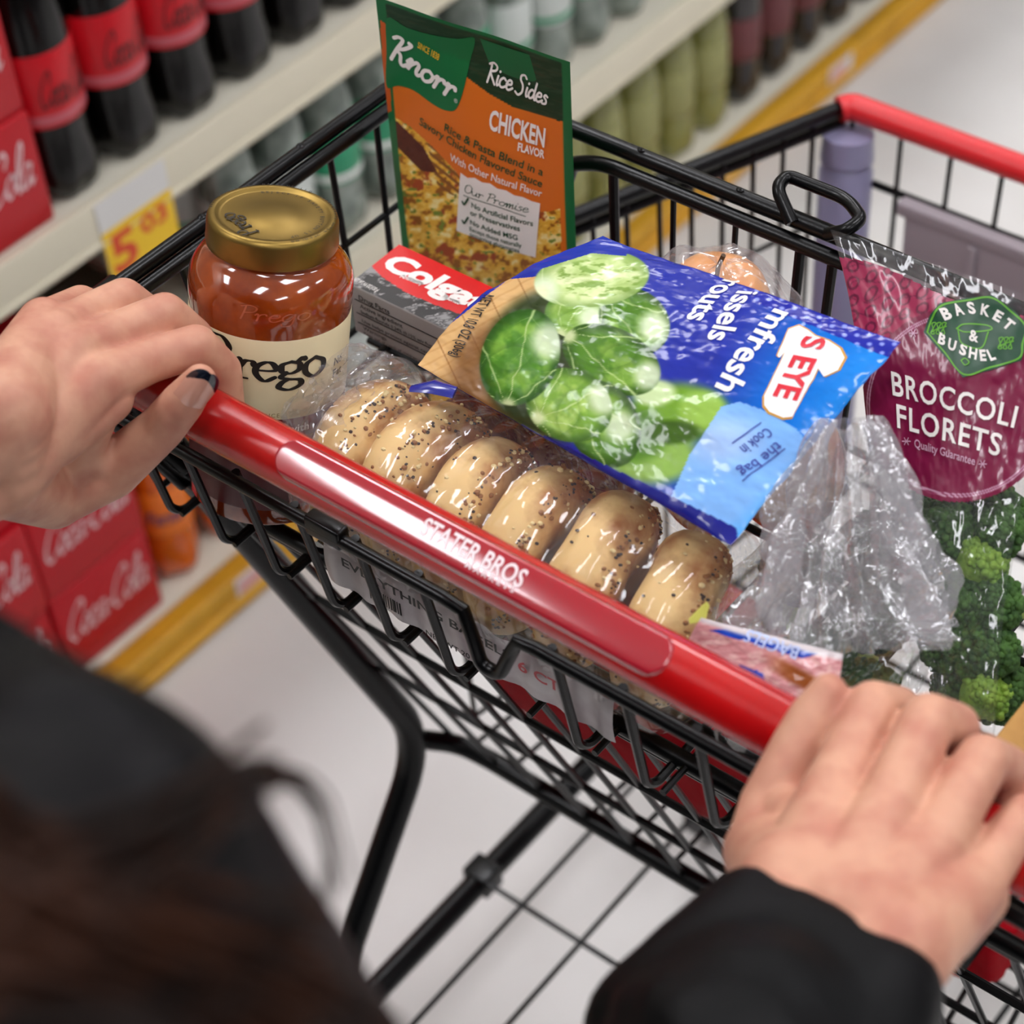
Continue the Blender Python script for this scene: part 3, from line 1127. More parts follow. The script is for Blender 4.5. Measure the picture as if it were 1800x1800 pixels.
# ---- jar of red sauce
m_sauce = mat('tomato_sauce', '#9a4310', 0.09, coat=1.0, spec=0.6, var=(38, 5, .38, .68), col2='#74280a')
m_glass = mat('jar_glass', '#b05a3a', 0.05, coat=1.0, spec=0.8)
m_gold = mat('gold_lid', '#8d733a', 0.38, metal=0.9, bump=(300, 0.03, 0.0004))
m_label = mat('jar_paper', '#e2d5ad', 0.5)
m_wine = mat('jar_band', '#5a0f17', 0.45)
m_dark = mat('lid_ink', '#241c12', 0.5)
LIDP = at(480, 374, depth=1.240)
JA = up + math.tan(R(9.5)) * camh + math.tan(R(9.5)) * fwh
JA /= np.linalg.norm(JA)
JH = (LIDP[2] - GZ - 0.0105) / JA[2]
jar = thing('sauce_jar', 'glass jar of red tomato sauce with a gold lid and cream label', 'sauce jar', LIDP - JA * JH)
jx = np.cross(JA, np.cross(-fwh, JA))
jx /= np.linalg.norm(jx)          # local +X looks to the camera side
jy = np.cross(JA, jx)
JM = np.stack([jx, jy, JA], 1)
jar.rotation_mode = 'QUATERNION'
jar.rotation_quaternion = Matrix(JM.tolist()).to_quaternion()
H0 = JH - 0.020
prof = [(0.0, 0.004), (0.036, 0.0), (0.0440, 0.003), (0.0470, 0.010), (0.0472, H0 - 0.060), (0.0482, H0 - 0.040), (0.0491, H0 - 0.029), (0.0487, H0 - 0.020),
        (0.0466, H0 - 0.0125), (0.0420, H0 - 0.006), (0.0372, H0 - 0.002), (0.0358, H0 + 0.002), (0.0356, H0 + 0.012)]
pp = catmull([(r_, 0, z_) for r_, z_ in prof], 4)
MB().lathe([(p_[0], p_[2]) for p_ in pp], 72).build('jar_glass', m_sauce, jar, local=True, smooth=70)
q = MB().lathe([(0.0472, 0.012), (0.0475, 0.0125), (0.0475, 0.0775), (0.0473, 0.078)], 72, cap=False, m=1)
q.lathe([(0.0473, 0.078), (0.04755, 0.0785), (0.0486, H0 - 0.0385), (0.0484, H0 - 0.038)], 72, cap=False)
lab = q.build('jar_label', [m_label, m_wine], jar, local=True)
SERIF = {'P': ([[(.28, 0), (.28, 1.9)], [(.28, 1.88), (.85, 1.9), (1.15, 1.45), (.85, .98), (.28, 1.0)], [(0, .04), (.6, .04)], [(0, 1.88), (.5, 1.88)]], 1.3),
         'r': ([[(.28, 0), (.28, 1.0)], [(.28, .6), (.5, .95), (.78, .98), (.85, .8)], [(0, .04), (.6, .04)], [(0, .96), (.28, .98)]], .85),
         'e': ([[(.08, .55), (.8, .58), (.72, .92), (.45, 1.0), (.12, .75), (.08, .35), (.4, .0), (.8, .2)]], .92),
         'g': ([[(.5, 1.0), (.15, .85), (.15, .5), (.5, .38), (.82, .55), (.82, .85), (.5, 1.0)], [(.75, .95), (.95, 1.15), (1.05, 1.05)], [(.3, .42), (.12, .2), (.4, .08), (.85, -.02), (.9, -.3), (.45, -.5), (.05, -.35), (.15, -.1), (.35, .05)]], 1.0),
         'o': ([[(.5, 1.0), (.12, .75), (.1, .3), (.45, 0), (.85, .25), (.88, .7), (.5, 1.0)]], 1.0)}
st, x = [], 0
for ch in 'Prego':
    for s_ in SERIF[ch][0]:
        st.append([(x + a, b) for a, b in s_])
    x += SERIF[ch][1]
PREGO = stroke_flat(st, .27, pen=(.38, 0.0))


def on_jar(flat, ang, z, w, h, rr=0.0468, m=0, q=None, kind=0):
    V, Fs = flat
    lo, hi = bounds(V)
    V = [((a - lo[0]) / (hi[0] - lo[0]) * w - w / 2, b / (hi[1]) * h) for a, b in V]
    V, Fs = dice(V, Fs, 0.004)
    def rl(z_):
        return max(.0475, .04755 + (.0486 - .04755) * (z_ - .0785) / (H0 - .0385 - .0785)) + .0004
    q.add([(rl(z + b) * math.cos(ang + a / rr), rl(z + b) * math.sin(ang + a / rr), z + b) for a, b in V], Fs, m)


q = MB()
on_jar(PREGO, R(-3), H0 - 0.0650, 0.077, 0.0262, q=q)
on_jar(font_flat('TOMATO SAUCE', .005, space=1.3), R(-12), 0.0800, 0.034, 0.0028, q=q, m=1)
on_jar(font_flat('Flavored with', .01), R(6), 0.0685, 0.042, 0.0052, q=q, m=2)
on_jar(font_flat('MUSHROOM', .01), R(4), 0.053, 0.06, 0.008, q=q, m=2)
on_jar(font_flat('No', .01), R(58), 0.106, 0.008, 0.0055, q=q)
on_jar(font_flat('Fat', .01), R(58), 0.098, 0.009, 0.0055, q=q)
q.build('lettering', [m_ink, mat('tan_ink', '#8c7a4a', .5), m_wht], lab, local=True)
q = MB()
V, Fs = script_flat('Preg0', .12, .1)
lo, hi = bounds(V)
for (a, b) in [(0, 0)]:
    pts = []
    for x_, y_ in V:
        an = R(4) + ((x_ - lo[0]) / (hi[0] - lo[0]) - .5) * 0.86
        z_ = H0 - 0.028 + (y_ - lo[1]) / (hi[1] - lo[1]) * 0.013
        r_ = 0.0497 - max(0, (z_ - (H0 - 0.034))) * 0.05
        pts.append((r_ * math.cos(an), r_ * math.sin(an), z_))
    q.add(pts, Fs)
q.build('embossed_lettering', m_glass, jar, local=True)
LR = 0.0388
LT = JH
q = MB().lathe([(LR - .0015, LT - 0.0185), (LR, LT - 0.018), (LR + .0004, LT - 0.016), (LR, LT - 0.012), (LR - .0002, LT - 0.004), (LR - .0012, LT - 0.0010), (LR - 0.003, LT), (LR - 0.0055, LT - 0.0003),
                (LR - 0.0068, LT - 0.0016), (LR - 0.009, LT - 0.0016), (0.016, LT - 0.0013), (0.0145, LT - 0.0006), (0.0, LT - 0.0004)], 72)
lid = q.build('jar_lid', m_gold, jar, local=True, smooth=50)


def lid_xy(px, py):
    d = ray(px, py)
    c = LIDP
    t = ((c - CAM) @ JA) / (d @ JA)
    v = CAM + d * t - c
    return np.array([v @ jx, v @ jy])


q = MB()
a, b = [v_ * min(1, .0240 / np.linalg.norm(v_)) for v_ in (lid_xy(452, 412), lid_xy(390, 369))]
d = b - a
e = d / np.linalg.norm(d)
n_ = np.array([-e[1], e[0]])
V, Fs = stroke_flat(st, .24, pen=(.5, 0.0))
lo, hi = bounds(V)
k = np.linalg.norm(d) / (hi[0] - lo[0])
q.add([tuple(a + e * (x_ - lo[0]) * k + n_ * y_ * k * 1.1) + (LT - 0.0008,) for x_, y_ in V], Fs)


def ring_text(txt, rad, a0, a1, h, z):
    n = len(txt)
    for i, ch in enumerate(txt):
        if ch == ' ':
            continue
        V, Fs = font_flat(ch, .01)
        th = a0 + (a1 - a0) * i / (n - 1)
        e_ = np.array([math.sin(th), -math.cos(th)])
        o_ = np.array([math.cos(th), math.sin(th)])
        q.add([tuple(o_ * rad + e_ * x_ * h + o_ * y_ * h) + (z,) for x_, y_ in V], Fs)


ring_text('REJECT IF SAFETY BUTTON IS UP', 0.0275, R(195), R(25), 0.0034, LT - 0.0012)
ring_text('BEST IF USED BY DATE ON LID  REFRIGERATE AFTER OPENING', 0.0355, R(265), R(20), 0.0026, LT + 0.0002)
q.build('lettering', m_dark, lid, local=True)

# ---- toothpaste carton
bx0, bx1, by0, by1, bz0, bz1 = -0.266, -0.078, 0.170, 0.219, 0.931, 0.970
tb = thing('toothpaste_box', 'red and black toothpaste box lying behind the sauce jar', 'toothpaste', (-0.17, 0.195, bz0))
MB().box((bx0, by0, bz0), (bx1, by1, bz1), bev=0.0008).build('carton', mat('carton_grey', '#a5a0a0', 0.4, spec=0.4), tb)
Q = Quad((bx0, by0, bz1 + .0003), (bx1, by0, bz1 + .0003), (bx1, by1, bz1 + .0003), (bx0, by1, bz1 + .0003))
uu, vv = np.meshgrid(np.linspace(0.003, .997, 240), np.linspace(.01, .99, 64))
X, Y = Q.px(uu, vv)
c = np.zeros(X.shape + (3,)) + rgb('#1d1b1c')
n1 = fbm(X / 26 + Y / 60, Y / 9, 3, 5)
c = mixc(c, sstep(n1, .48, .66), '#8e8c8c')
c = mixc(c, sstep(np.abs(n1 - .5), .03, 0.0) * .8, '#cfcccb')
red = in_poly(X, Y, [(643, 458), (672, 487), (712, 513), (755, 532), (800, 549), (860, 572), (930, 600), (1010, 630), (1010, 500), (690, 400), (600, 380), (640, 440)])
c = mixc(c, red, '#d31418')
grid_obj('printed_top', Q.S(uu, vv), c, m_print, tb)
q = MB()
Q.lay(q, font_flat('Colgate', 0.045, sx=1.05, shear=.1), (669, 468), (872, 562), 0.0165, off=.0004)
Q.lay(q, font_flat('Anticavity', 0.02), (702, 488), (742, 502), 0.004, off=.0004)
Q.lay(q, font_flat('Fluoride', 0.02), (777, 524), (806, 536), 0.004, off=.0004)
Q.lay(q, font_flat('NET WT 4.6 OZ (130 g)', 0.01), (620, 493), (662, 514), 0.0034, off=.0004)
q.build('lettering', m_wht, tb, smooth=0)
Q2 = Quad((bx0, by0 - .0003, bz0), (bx1, by0 - .0003, bz0), (bx1, by0 - .0003, bz1), (bx0, by0 - .0003, bz1))
q = MB()


def facts(txt, x0, x1, z, h):
    V, Fs = font_flat(txt, .01)
    lo, hi = bounds(V)
    k = (x1 - x0) / (hi[0] - lo[0])
    q.add([(x0 + (a - lo[0]) * k, by0 - .0006, z + b * h) for a, b in V], Fs)


facts('Drug Facts', -0.258, -0.232, 0.961, 0.0058)
facts('Active ingredient', -0.258, -0.222, 0.9545, 0.005)
facts('Sodium fluoride 0.24% (0.15% w/v fluoride ion)', -0.258, -0.185, 0.950, 0.0038)
facts('Purpose', -0.186, -0.166, 0.9545, 0.005)
facts('Anticavity', -0.180, -0.166, 0.950, 0.0036)
facts('Use helps protect against cavities', -0.258, -0.195, 0.9425, 0.0038)
facts('Warnings', -0.258, -0.238, 0.9365, 0.0042)
facts('Keep out of reach of children under 6 years of age', -0.258, -0.18, 0.9325, 0.0032)
for z in (0.9485, 0.9405, 0.9595):
    q.box((-0.262, by0 - .0007, z), (-0.164, by0 - .0003, z + .0004))
q.box((-0.1635, by0 - .0007, bz0 + .001), (-0.163, by0 - .0003, bz1 - .002))
q.build('facts_lettering', m_ink, tb, smooth=0)

# ---- rice pouch, upright against the basket front
K = Quad((-0.3125, 0.267, 0.880), (-0.180, 0.292, 0.880), at(1002, 109, 'Y', 0.294), at(660, -6, 'Y', 0.268))
K.bulge = lambda u, v: 0.010 * np.sin(np.pi * np.clip(u, 0, 1)) ** .7 * np.sin(np.pi * np.clip(v * 1.12, 0, 1)) ** .8 + 0.0010 * np.sin(9 * u + 5 * v) * np.sin(np.pi * u)
kp = thing('rice_pouch', 'upright green and orange rice pouch behind the toothpaste box', 'rice pouch', (-0.25, 0.287, 0.88))
uu, vv = np.meshgrid(np.linspace(0, 1, 220), np.linspace(0, 1, 320))
X, Y = K.px(uu, vv)
c = np.zeros(X.shape + (3,)) + rgb('#dc701e')
# cooked rice and pasta photograph
n1 = fbm(X / 13, Y / 10, 1, 3)
n2 = fbm(X / 22, Y / 22, 9, 4)
food = np.zeros_like(c) + rgb('#e2aa34')
food = mixc(food, sstep(n1, .45, .62), '#f0c356')
food = mixc(food, sstep(n1, .62, .75), '#f7e09a')
food = mixc(food, sstep(n1, .42, .30), '#9a5c14')
food = mixc(food, sstep(n2, .62, .72), '#a4461b')
food = mixc(food, sstep(fbm(X / 12, Y / 10, 21, 3), .68, .76), '#75872c')
food = mixc(food, in_poly(X, Y, [(670, 190), (700, 215), (745, 260), (770, 305), (740, 300), (690, 250), (680, 260)]) * .9, '#4a1712')
food = mixc(food, in_poly(X, Y, [(750, 250), (815, 300), (810, 350), (770, 330)]) * sstep(np.sin((X * .8 - Y) / 2.2), -.2, .6), '#8a5524')
fm = in_poly(X, Y, [(660, 195), (685, 200), (720, 222), (760, 258), (800, 300), (830, 345), (900, 372), (965, 372), (985, 366), (990, 600), (640, 600)])
c = mixc(c, fm, food)
top = in_poly(X, Y, [(640, -40), (660, 32), (690, 45), (760, 85), (822, 137), (860, 165), (905, 190), (984, 213), (1020, 216), (1040, 90), (700, -60)])
wood = np.zeros_like(c) + rgb('#12351f')
wood = mixc(wood, sstep(fbm(X / 60 + Y / 8, Y / 5 - X / 16, 4, 3), .45, .7), '#26402a')
wood = mixc(wood, sstep(fbm(X / 40, Y / 3 - X / 9, 8, 3), .6, .75) * .6, '#3d3a24')
c = mixc(c, top, wood)
edge = np.clip(sstep(uu, .055, .045) + sstep(uu, .952, .962) + sstep(vv, .985, .992), 0, 1)
c = mixc(c, edge, '#14683a')
c = mixc(c, in_poly(X, Y, [(668, 35), (682, 45), (688, 195), (678, 200)]), '#c9591d')
grid_obj('front_sheet', K.S(uu, vv), c, m_matte, kp)
bk = K.S(uu[::8, ::8], vv[::8, ::8])
bu = K.bulge(uu[::8, ::8], vv[::8, ::8])
B_ = bk - K.n * (bu * 1.9 + .0006)[..., None]
grid_obj('back_sheet', B_[:, ::-1], np.zeros(B_.shape) + rgb('#17643a'), m_matte, kp)
q = MB()
K.poly(q, [tuple(p_[:2]) for p_ in catmull([(681, 31, 0), (715, 48, 0), (760, 61, 0), (805, 68, 0), (835, 67, 0), (826, 110, 0), (816, 155, 0), (803, 190, 0), (786, 194, 0), (762, 183, 0), (727, 158, 0), (700, 150, 0), (680, 151, 0), (680, 90, 0)], 4, closed=True)], 0)
q.build('logo_panel', mat('logo_green', '#0d6b3a', 0.35), kp)
q = MB()
K.poly(q, [(810, 303), (822, 312), (835, 312), (848, 320), (862, 322), (875, 331), (890, 334), (905, 343), (920, 346), (935, 353), (950, 357), (942, 452), (870, 430), (803, 405)], 0)
q.build('promise_panel', m_wht, kp)
q = MB()
off = .0010
K.lay(q, script_flat('Kn0rr', .27, .18), (684, 99), (800, 176), .0195, off=off)
K.lay(q, script_flat('Rice Sides', .24, .12), (856, 142), (964, 184), .0150, off=off)
K.lay(q, font_flat('CHICKEN', .03), (860, 225), (958, 257), .0142, off=off)
K.lay(q, font_flat('FLAVOR', .03), (911, 263), (958, 277), .0062, off=off)
K.lay(q, font_flat('With Other Natural Flavor', .01), (792, 280), (953, 345), .0058, off=off)
K.lay(q, font_flat('®', .0), (799, 178), (805, 181), .003, off=off)
for s_, a, b, h in (('Rice & Pasta Blend in a', (782, 228), (955, 308), .0060), ('Savory Chicken Flavored Sauce', (738, 217), (953, 328), .0060),
                    ('No Artificial Flavors', (830, 363), (938, 396), .0043), ('or Preservatives', (828, 376), (915, 405), .0043),
                    ('No Added MSG', (828, 393), (911, 421), .0043), ('Except those naturally', (827, 404), (918, 434), .0036), ('occurring glutamates', (827, 413), (914, 443), .0036)):
    K.lay(q, font_flat(s_, .012), a, b, h, m=1, off=off)
K.lay(q, script_flat('Our Promise', .11, .2), (818, 336), (931, 373), .0075, m=1, off=off)
K.line(q, [(816, 342), (870, 360), (925, 379)], .0005, 1, off)
for dy in (0, 33):
    K.line(q, [(814, 353 + dy), (817, 358 + dy), (824, 348 + dy)], .0014, 1, off)
K.lay(q, font_flat('SINCE 1838', .02), (735, 82), (772, 105), .0044, m=2, off=off)
q.build('lettering', [m_wht, mat('ink_green', '#0c4a2a', .5), mat('ink_gold', '#e0b22a', .5)], kp)

# ---- dark red packet under the box
def pillow(name, label, cat, Qd, colf, material, thick, nu=60, nv=60, wr=0.002, group=None, seed=0, loc=None, back='#888888'):
    t = thing(name, label, cat, loc if loc is not None else tuple(np.mean(Qd.c, 0) - np.array([0, 0, thick])), group)
    b0 = Qd.bulge
    uu, vv = np.meshgrid(np.linspace(0, 1, nu), np.linspace(0, 1, nv))
    prof_ = (np.sin(np.pi * uu) * np.sin(np.pi * vv)) ** .55
    Qd.bulge = lambda u, v: b0(u, v) + thick * (np.clip(np.sin(np.pi * np.clip(u, 0, 1)), 0, 1) * np.clip(np.sin(np.pi * np.clip(v, 0, 1)), 0, 1)) ** .55 + wr * (fbm(u * 7, v * 7, seed, 4) - .5) * 2
    X, Y = Qd.px(uu, vv)
    c = colf(X, Y, uu, vv)
    fr = Qd.S(uu, vv)
    grid_obj('front_sheet', fr, c, material, t)
    s = slice(None, None, 3)
    bb = fr[s, s] - Qd.n * (1.7 * thick * prof_[s, s] + 0.0007)[..., None]
    grid_obj('back_sheet', bb[:, ::-1], np.zeros(bb.shape) + rgb(back), material, t)
    return t


def flatcol(h, h2=None, f=9, s=0):
    def g(X, Y, u, v):
        c = np.zeros(X.shape + (3,)) + rgb(h)
        return mixc(c, sstep(fbm(u * f, v * f, s, 3), .45, .7), h2) if h2 else c
    return g


Qd = Quad((-0.20, 0.142, 0.895), (-0.050, 0.142, 0.895), (-0.050, 0.262, 0.910), (-0.20, 0.262, 0.910))
pillow('red_packet', 'dark red plastic packet lying under the toothpaste box', 'packet', Qd, flatcol('#7c1020', '#5e0a16'), m_foil, 0.012, wr=.003, seed=5, loc=(-0.14, 0.19, 0.875), back='#6a0d1a')

# ---- bag of brussels sprouts
A, Bq, Cq, Dq = at(735, 642, 'Z', 1.000), at(1060, 415, 'Z', 1.048), at(1583, 600, 'Z', 1.056), at(1284, 957, 'Z', 1.014)
S = Quad(A, Dq, Cq, Bq)
S.bow = 0.017
S.bulge = lambda u, v: 0.004 * np.sin(np.pi * u) * np.sin(np.pi * v)


def sprout(c, X, Y, cx, cy, rx, ry, ang, stem, dark, midc, light, pale=None, seed=0):
    ca, sa = math.cos(R(ang)), math.sin(R(ang))
    dx, dy = X - cx, Y - cy
    ex, ey = (dx * ca + dy * sa) / rx, (-dx * sa + dy * ca) / ry
    rr = np.sqrt(ex ** 2 + ey ** 2)
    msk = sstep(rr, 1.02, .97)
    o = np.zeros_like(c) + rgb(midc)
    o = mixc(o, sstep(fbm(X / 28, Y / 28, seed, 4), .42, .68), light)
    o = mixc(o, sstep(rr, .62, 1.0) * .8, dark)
    sx, sy = stem
    wx_ = X + 16 * (fbm(X / 34, Y / 34, seed + 3, 3) - .5)
    wy_ = Y + 16 * (fbm(X / 34, Y / 34, seed + 9, 3) - .5)
    th = np.arctan2(wy_ - sy, wx_ - sx)
    rad = np.hypot(X - sx, Y - sy)
    ph = th * 4.6 + seed
    w1 = .09 + .14 * sstep(rad, 120, 10)
    o = mixc(o, sstep(np.abs(np.sin(ph)), w1, .0) * .8 * sstep(rad, 4, 16), '#c4d795')
    v2 = np.abs(np.sin(rad / 10 + 2.2 * np.abs(np.sin(ph)) + seed))
    o = mixc(o, sstep(v2, .16, .0) * .34 * sstep(np.abs(np.sin(ph)), .95, .3), '#a9c474')
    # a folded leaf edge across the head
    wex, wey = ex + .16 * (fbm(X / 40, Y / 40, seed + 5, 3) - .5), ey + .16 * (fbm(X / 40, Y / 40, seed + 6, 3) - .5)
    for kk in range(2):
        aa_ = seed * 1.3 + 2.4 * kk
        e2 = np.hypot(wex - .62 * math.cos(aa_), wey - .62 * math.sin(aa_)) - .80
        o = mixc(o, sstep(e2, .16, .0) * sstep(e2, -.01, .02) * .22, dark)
    if pale:
        px_, py_, pr_ = pale
        o = mixc(o, sstep(np.hypot(X - px_, Y - py_), pr_, pr_ * .35) * .8, '#e2ecd0')
    o = mixc(o, sstep(np.hypot(X - sx, Y - sy), 20, 5) * .8, '#e3e8b6')
    return mixc(c, msk, o)


def sprout_art(X, Y, u, v):
    c = np.zeros(X.shape + (3,)) + rgb('#24309a')
    c = mixc(c, sstep(X * .82 + Y * .5, 1330, 1490), '#0a69c8')
    c = mixc(c, sstep(X * .82 + Y * .5, 1490, 1570) * .6, '#2a8fe6')
    wood = np.zeros_like(c) + rgb('#d6ac74')
    g_ = np.sin((X * .45 + Y * .9) / 2.6 + 5 * fbm(X / 60, Y / 60, 2, 3))
    wood = mixc(wood, sstep(g_, .5, 1) * .35, '#b8894f')
    wood = mixc(wood, sstep(np.abs(((X * .9 - Y * .43) % 58) - 29), 1.6, .4) * .8, '#8a5a30')
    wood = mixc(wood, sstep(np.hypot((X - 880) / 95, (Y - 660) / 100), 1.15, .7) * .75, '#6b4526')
    wm = in_poly(X, Y, [(700, 640), (893, 491), (945, 486), (1000, 500), (1010, 640), (960, 770), (850, 745), (780, 690), (730, 690)])
    c = mixc(c, wm, wood)
    c = mixc(c, sstep(np.hypot((X - 985) / 150, (Y - 640) / 150), 1.0, .8) * .92, '#24351a')
    # blurred sprouts first
    for cx, cy, rx, ry, cc in ((1190, 725, 105, 62, '#6e9a2e'), (1145, 800, 100, 62, '#87ac50'), (1105, 765, 80, 60, '#4f7a24'), (1235, 720, 50, 40, '#8fb44c'), (1180, 760, 60, 25, '#3f5f1c'), (1150, 690, 45, 28, '#c3d7a0')):
        c = mixc(c, sstep(np.hypot((X - cx) / rx, (Y - cy) / ry), 1.05, .6), cc)
    lb = in_poly(X, Y, [(1268, 715), (1300, 706), (1345, 722), (1398, 752), (1440, 800), (1440, 850), (1300, 945), (1170, 895), (1190, 850), (1212, 800)])
    c = mixc(c, lb * .95, '#7fb0ea')
    c = mixc(c, lb * sstep(np.hypot((X - 1275) / 90, (Y - 775) / 60), 1.1, .2) * .6, '#b9cdf3')
    c = mixc(c, lb * sstep(X + Y, 2190, 2260), '#4fa3ea')
    P_ = ('#24430f', '#517f27', '#7ba33f')
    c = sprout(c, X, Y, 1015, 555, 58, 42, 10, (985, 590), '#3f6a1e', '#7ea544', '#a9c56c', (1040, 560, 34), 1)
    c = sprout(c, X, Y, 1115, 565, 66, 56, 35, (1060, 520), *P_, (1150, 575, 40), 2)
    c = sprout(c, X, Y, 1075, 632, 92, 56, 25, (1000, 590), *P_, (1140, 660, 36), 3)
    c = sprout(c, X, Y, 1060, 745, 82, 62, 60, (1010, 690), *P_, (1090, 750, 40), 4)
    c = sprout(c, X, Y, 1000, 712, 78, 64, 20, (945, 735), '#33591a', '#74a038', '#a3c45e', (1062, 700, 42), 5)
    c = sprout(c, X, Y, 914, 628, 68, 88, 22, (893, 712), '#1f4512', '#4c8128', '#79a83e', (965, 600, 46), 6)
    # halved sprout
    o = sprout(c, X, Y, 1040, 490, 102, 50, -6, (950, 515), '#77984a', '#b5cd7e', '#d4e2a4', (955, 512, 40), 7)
    ex, ey = (X - 1052) / 82, (Y - 488) / 36
    core = sstep(np.hypot(ex, ey), 1, .85)
    o = mixc(o, core * sstep(fbm(X / 15, Y / 6, 5, 4), .5, .66) * .75, '#6f9436')
    o = mixc(o, core * sstep(np.abs(ey + .25 * ex), .2, .05) * .7, '#e4ecb8')
    c = o
    # strips and seams
    c = mixc(c, in_poly(X, Y, [(893, 490), (1000, 432), (1060, 400), (1110, 430), (1100, 450), (1040, 445), (960, 470)]), '#26379f')
    st = in_poly(X, Y, [(720, 660), (776, 668), (815, 698), (1000, 787), (1100, 834), (1200, 882), (1295, 928), (1300, 980), (1090, 880), (812, 720), (700, 690)])
    c = mixc(c, st, '#1d2180')
    tp = in_poly(X, Y, [(1300, 500), (1330, 532), (1440, 578), (1545, 622), (1600, 640), (1640, 590), (1420, 480), (1300, 440)])
    c = mixc(c, tp, '#22299a')
    c = mixc(c, tp * sstep(np.abs(np.sin(X / 7) * np.sin(Y / 5)), .72, .9), '#8c98e0')
    return c


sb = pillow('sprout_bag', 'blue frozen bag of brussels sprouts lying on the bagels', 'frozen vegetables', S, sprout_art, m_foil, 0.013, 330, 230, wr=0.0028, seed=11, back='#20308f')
q = MB()
off = .0007
rib = [(1215, 520), (1262, 545), (1300, 575), (1370, 600), (1430, 640), (1455, 690), (1420, 755), (1345, 790), (1315, 745), (1290, 800), (1240, 885), (1180, 1000), (1132, 1006), (1060, 975), (1032, 940), (1032, 890), (1080, 790), (1140, 660), (1112, 690), (1100, 680), (1135, 600), (1160, 540)]
rib = [(x_ / 3 + 1000, y_ / 3 + 400) for x_, y_ in rib]
cx_, cy_ = np.mean(rib, 0)
S.poly(q, [(cx_ + (x_ - cx_) * 1.06, cy_ + (y_ - cy_) * 1.04) for x_, y_ in rib], 2, off=.0004)
S.poly(q, rib, 0, off=.0007)
S.lay(q, font_flat('S EYE', .03), (1416, 592), (1360, 698), .0125, m=1, off=.0012)
S.lay(q, font_flat('mfresh', .02, shear=.15), (1363, 543), (1256, 684), .0135, off=off)
S.lay(q, font_flat('issels', .02), (1299, 512), (1243, 598), .0112, off=off)
S.lay(q, font_flat('routs', .02), (1275, 492), (1206, 562), .0095, off=off)
qw = MB()
S.lay(qw, font_flat('NET WT 10.8 OZ (306g)', .01), (851, 519), (792, 627), .0068, off=off)
qw.build('weight_lettering', m_ink, sb)
qc = MB()
S.lay(qc, font_flat('Cook in', .01), (1348, 752), (1300, 787), .0058, off=off)
S.lay(qc, font_flat('the bag', .01), (1366, 776), (1296, 828), .0058, off=off)
for a, b in (((1338, 744), (1288, 780)), ((1380, 790), (1306, 846))):
    S.line(qc, [a, ((a[0] + b[0]) / 2, (a[1] + b[1]) / 2), b], .0007)
qc.build('cooking_lettering', mat('ink_blue', '#2a3a94', .4), sb)
q.build('lettering', [mat('glossy_white', '#f2f0f2', .2, coat=.5), mat('ink_red', '#d32a3a', .3), mat('ink_ochre', '#c9932f', .4), m_ink, mat('ink_blue', '#2a3a94', .4)], sb)
# torn tabs of the seams
q = MB()
P0 = at(722, 683, 'Z', 1.001)
P1 = at(800, 690, 'Z', 1.004)
q.tube([P0, (P0 + P1) / 2 + (0, 0, .003), P1], [0.003, .006, .005], 8, flat=.35)
q.build('seam_tab', mat('navy_film', '#1f2687', .2, coat=.5), sb)

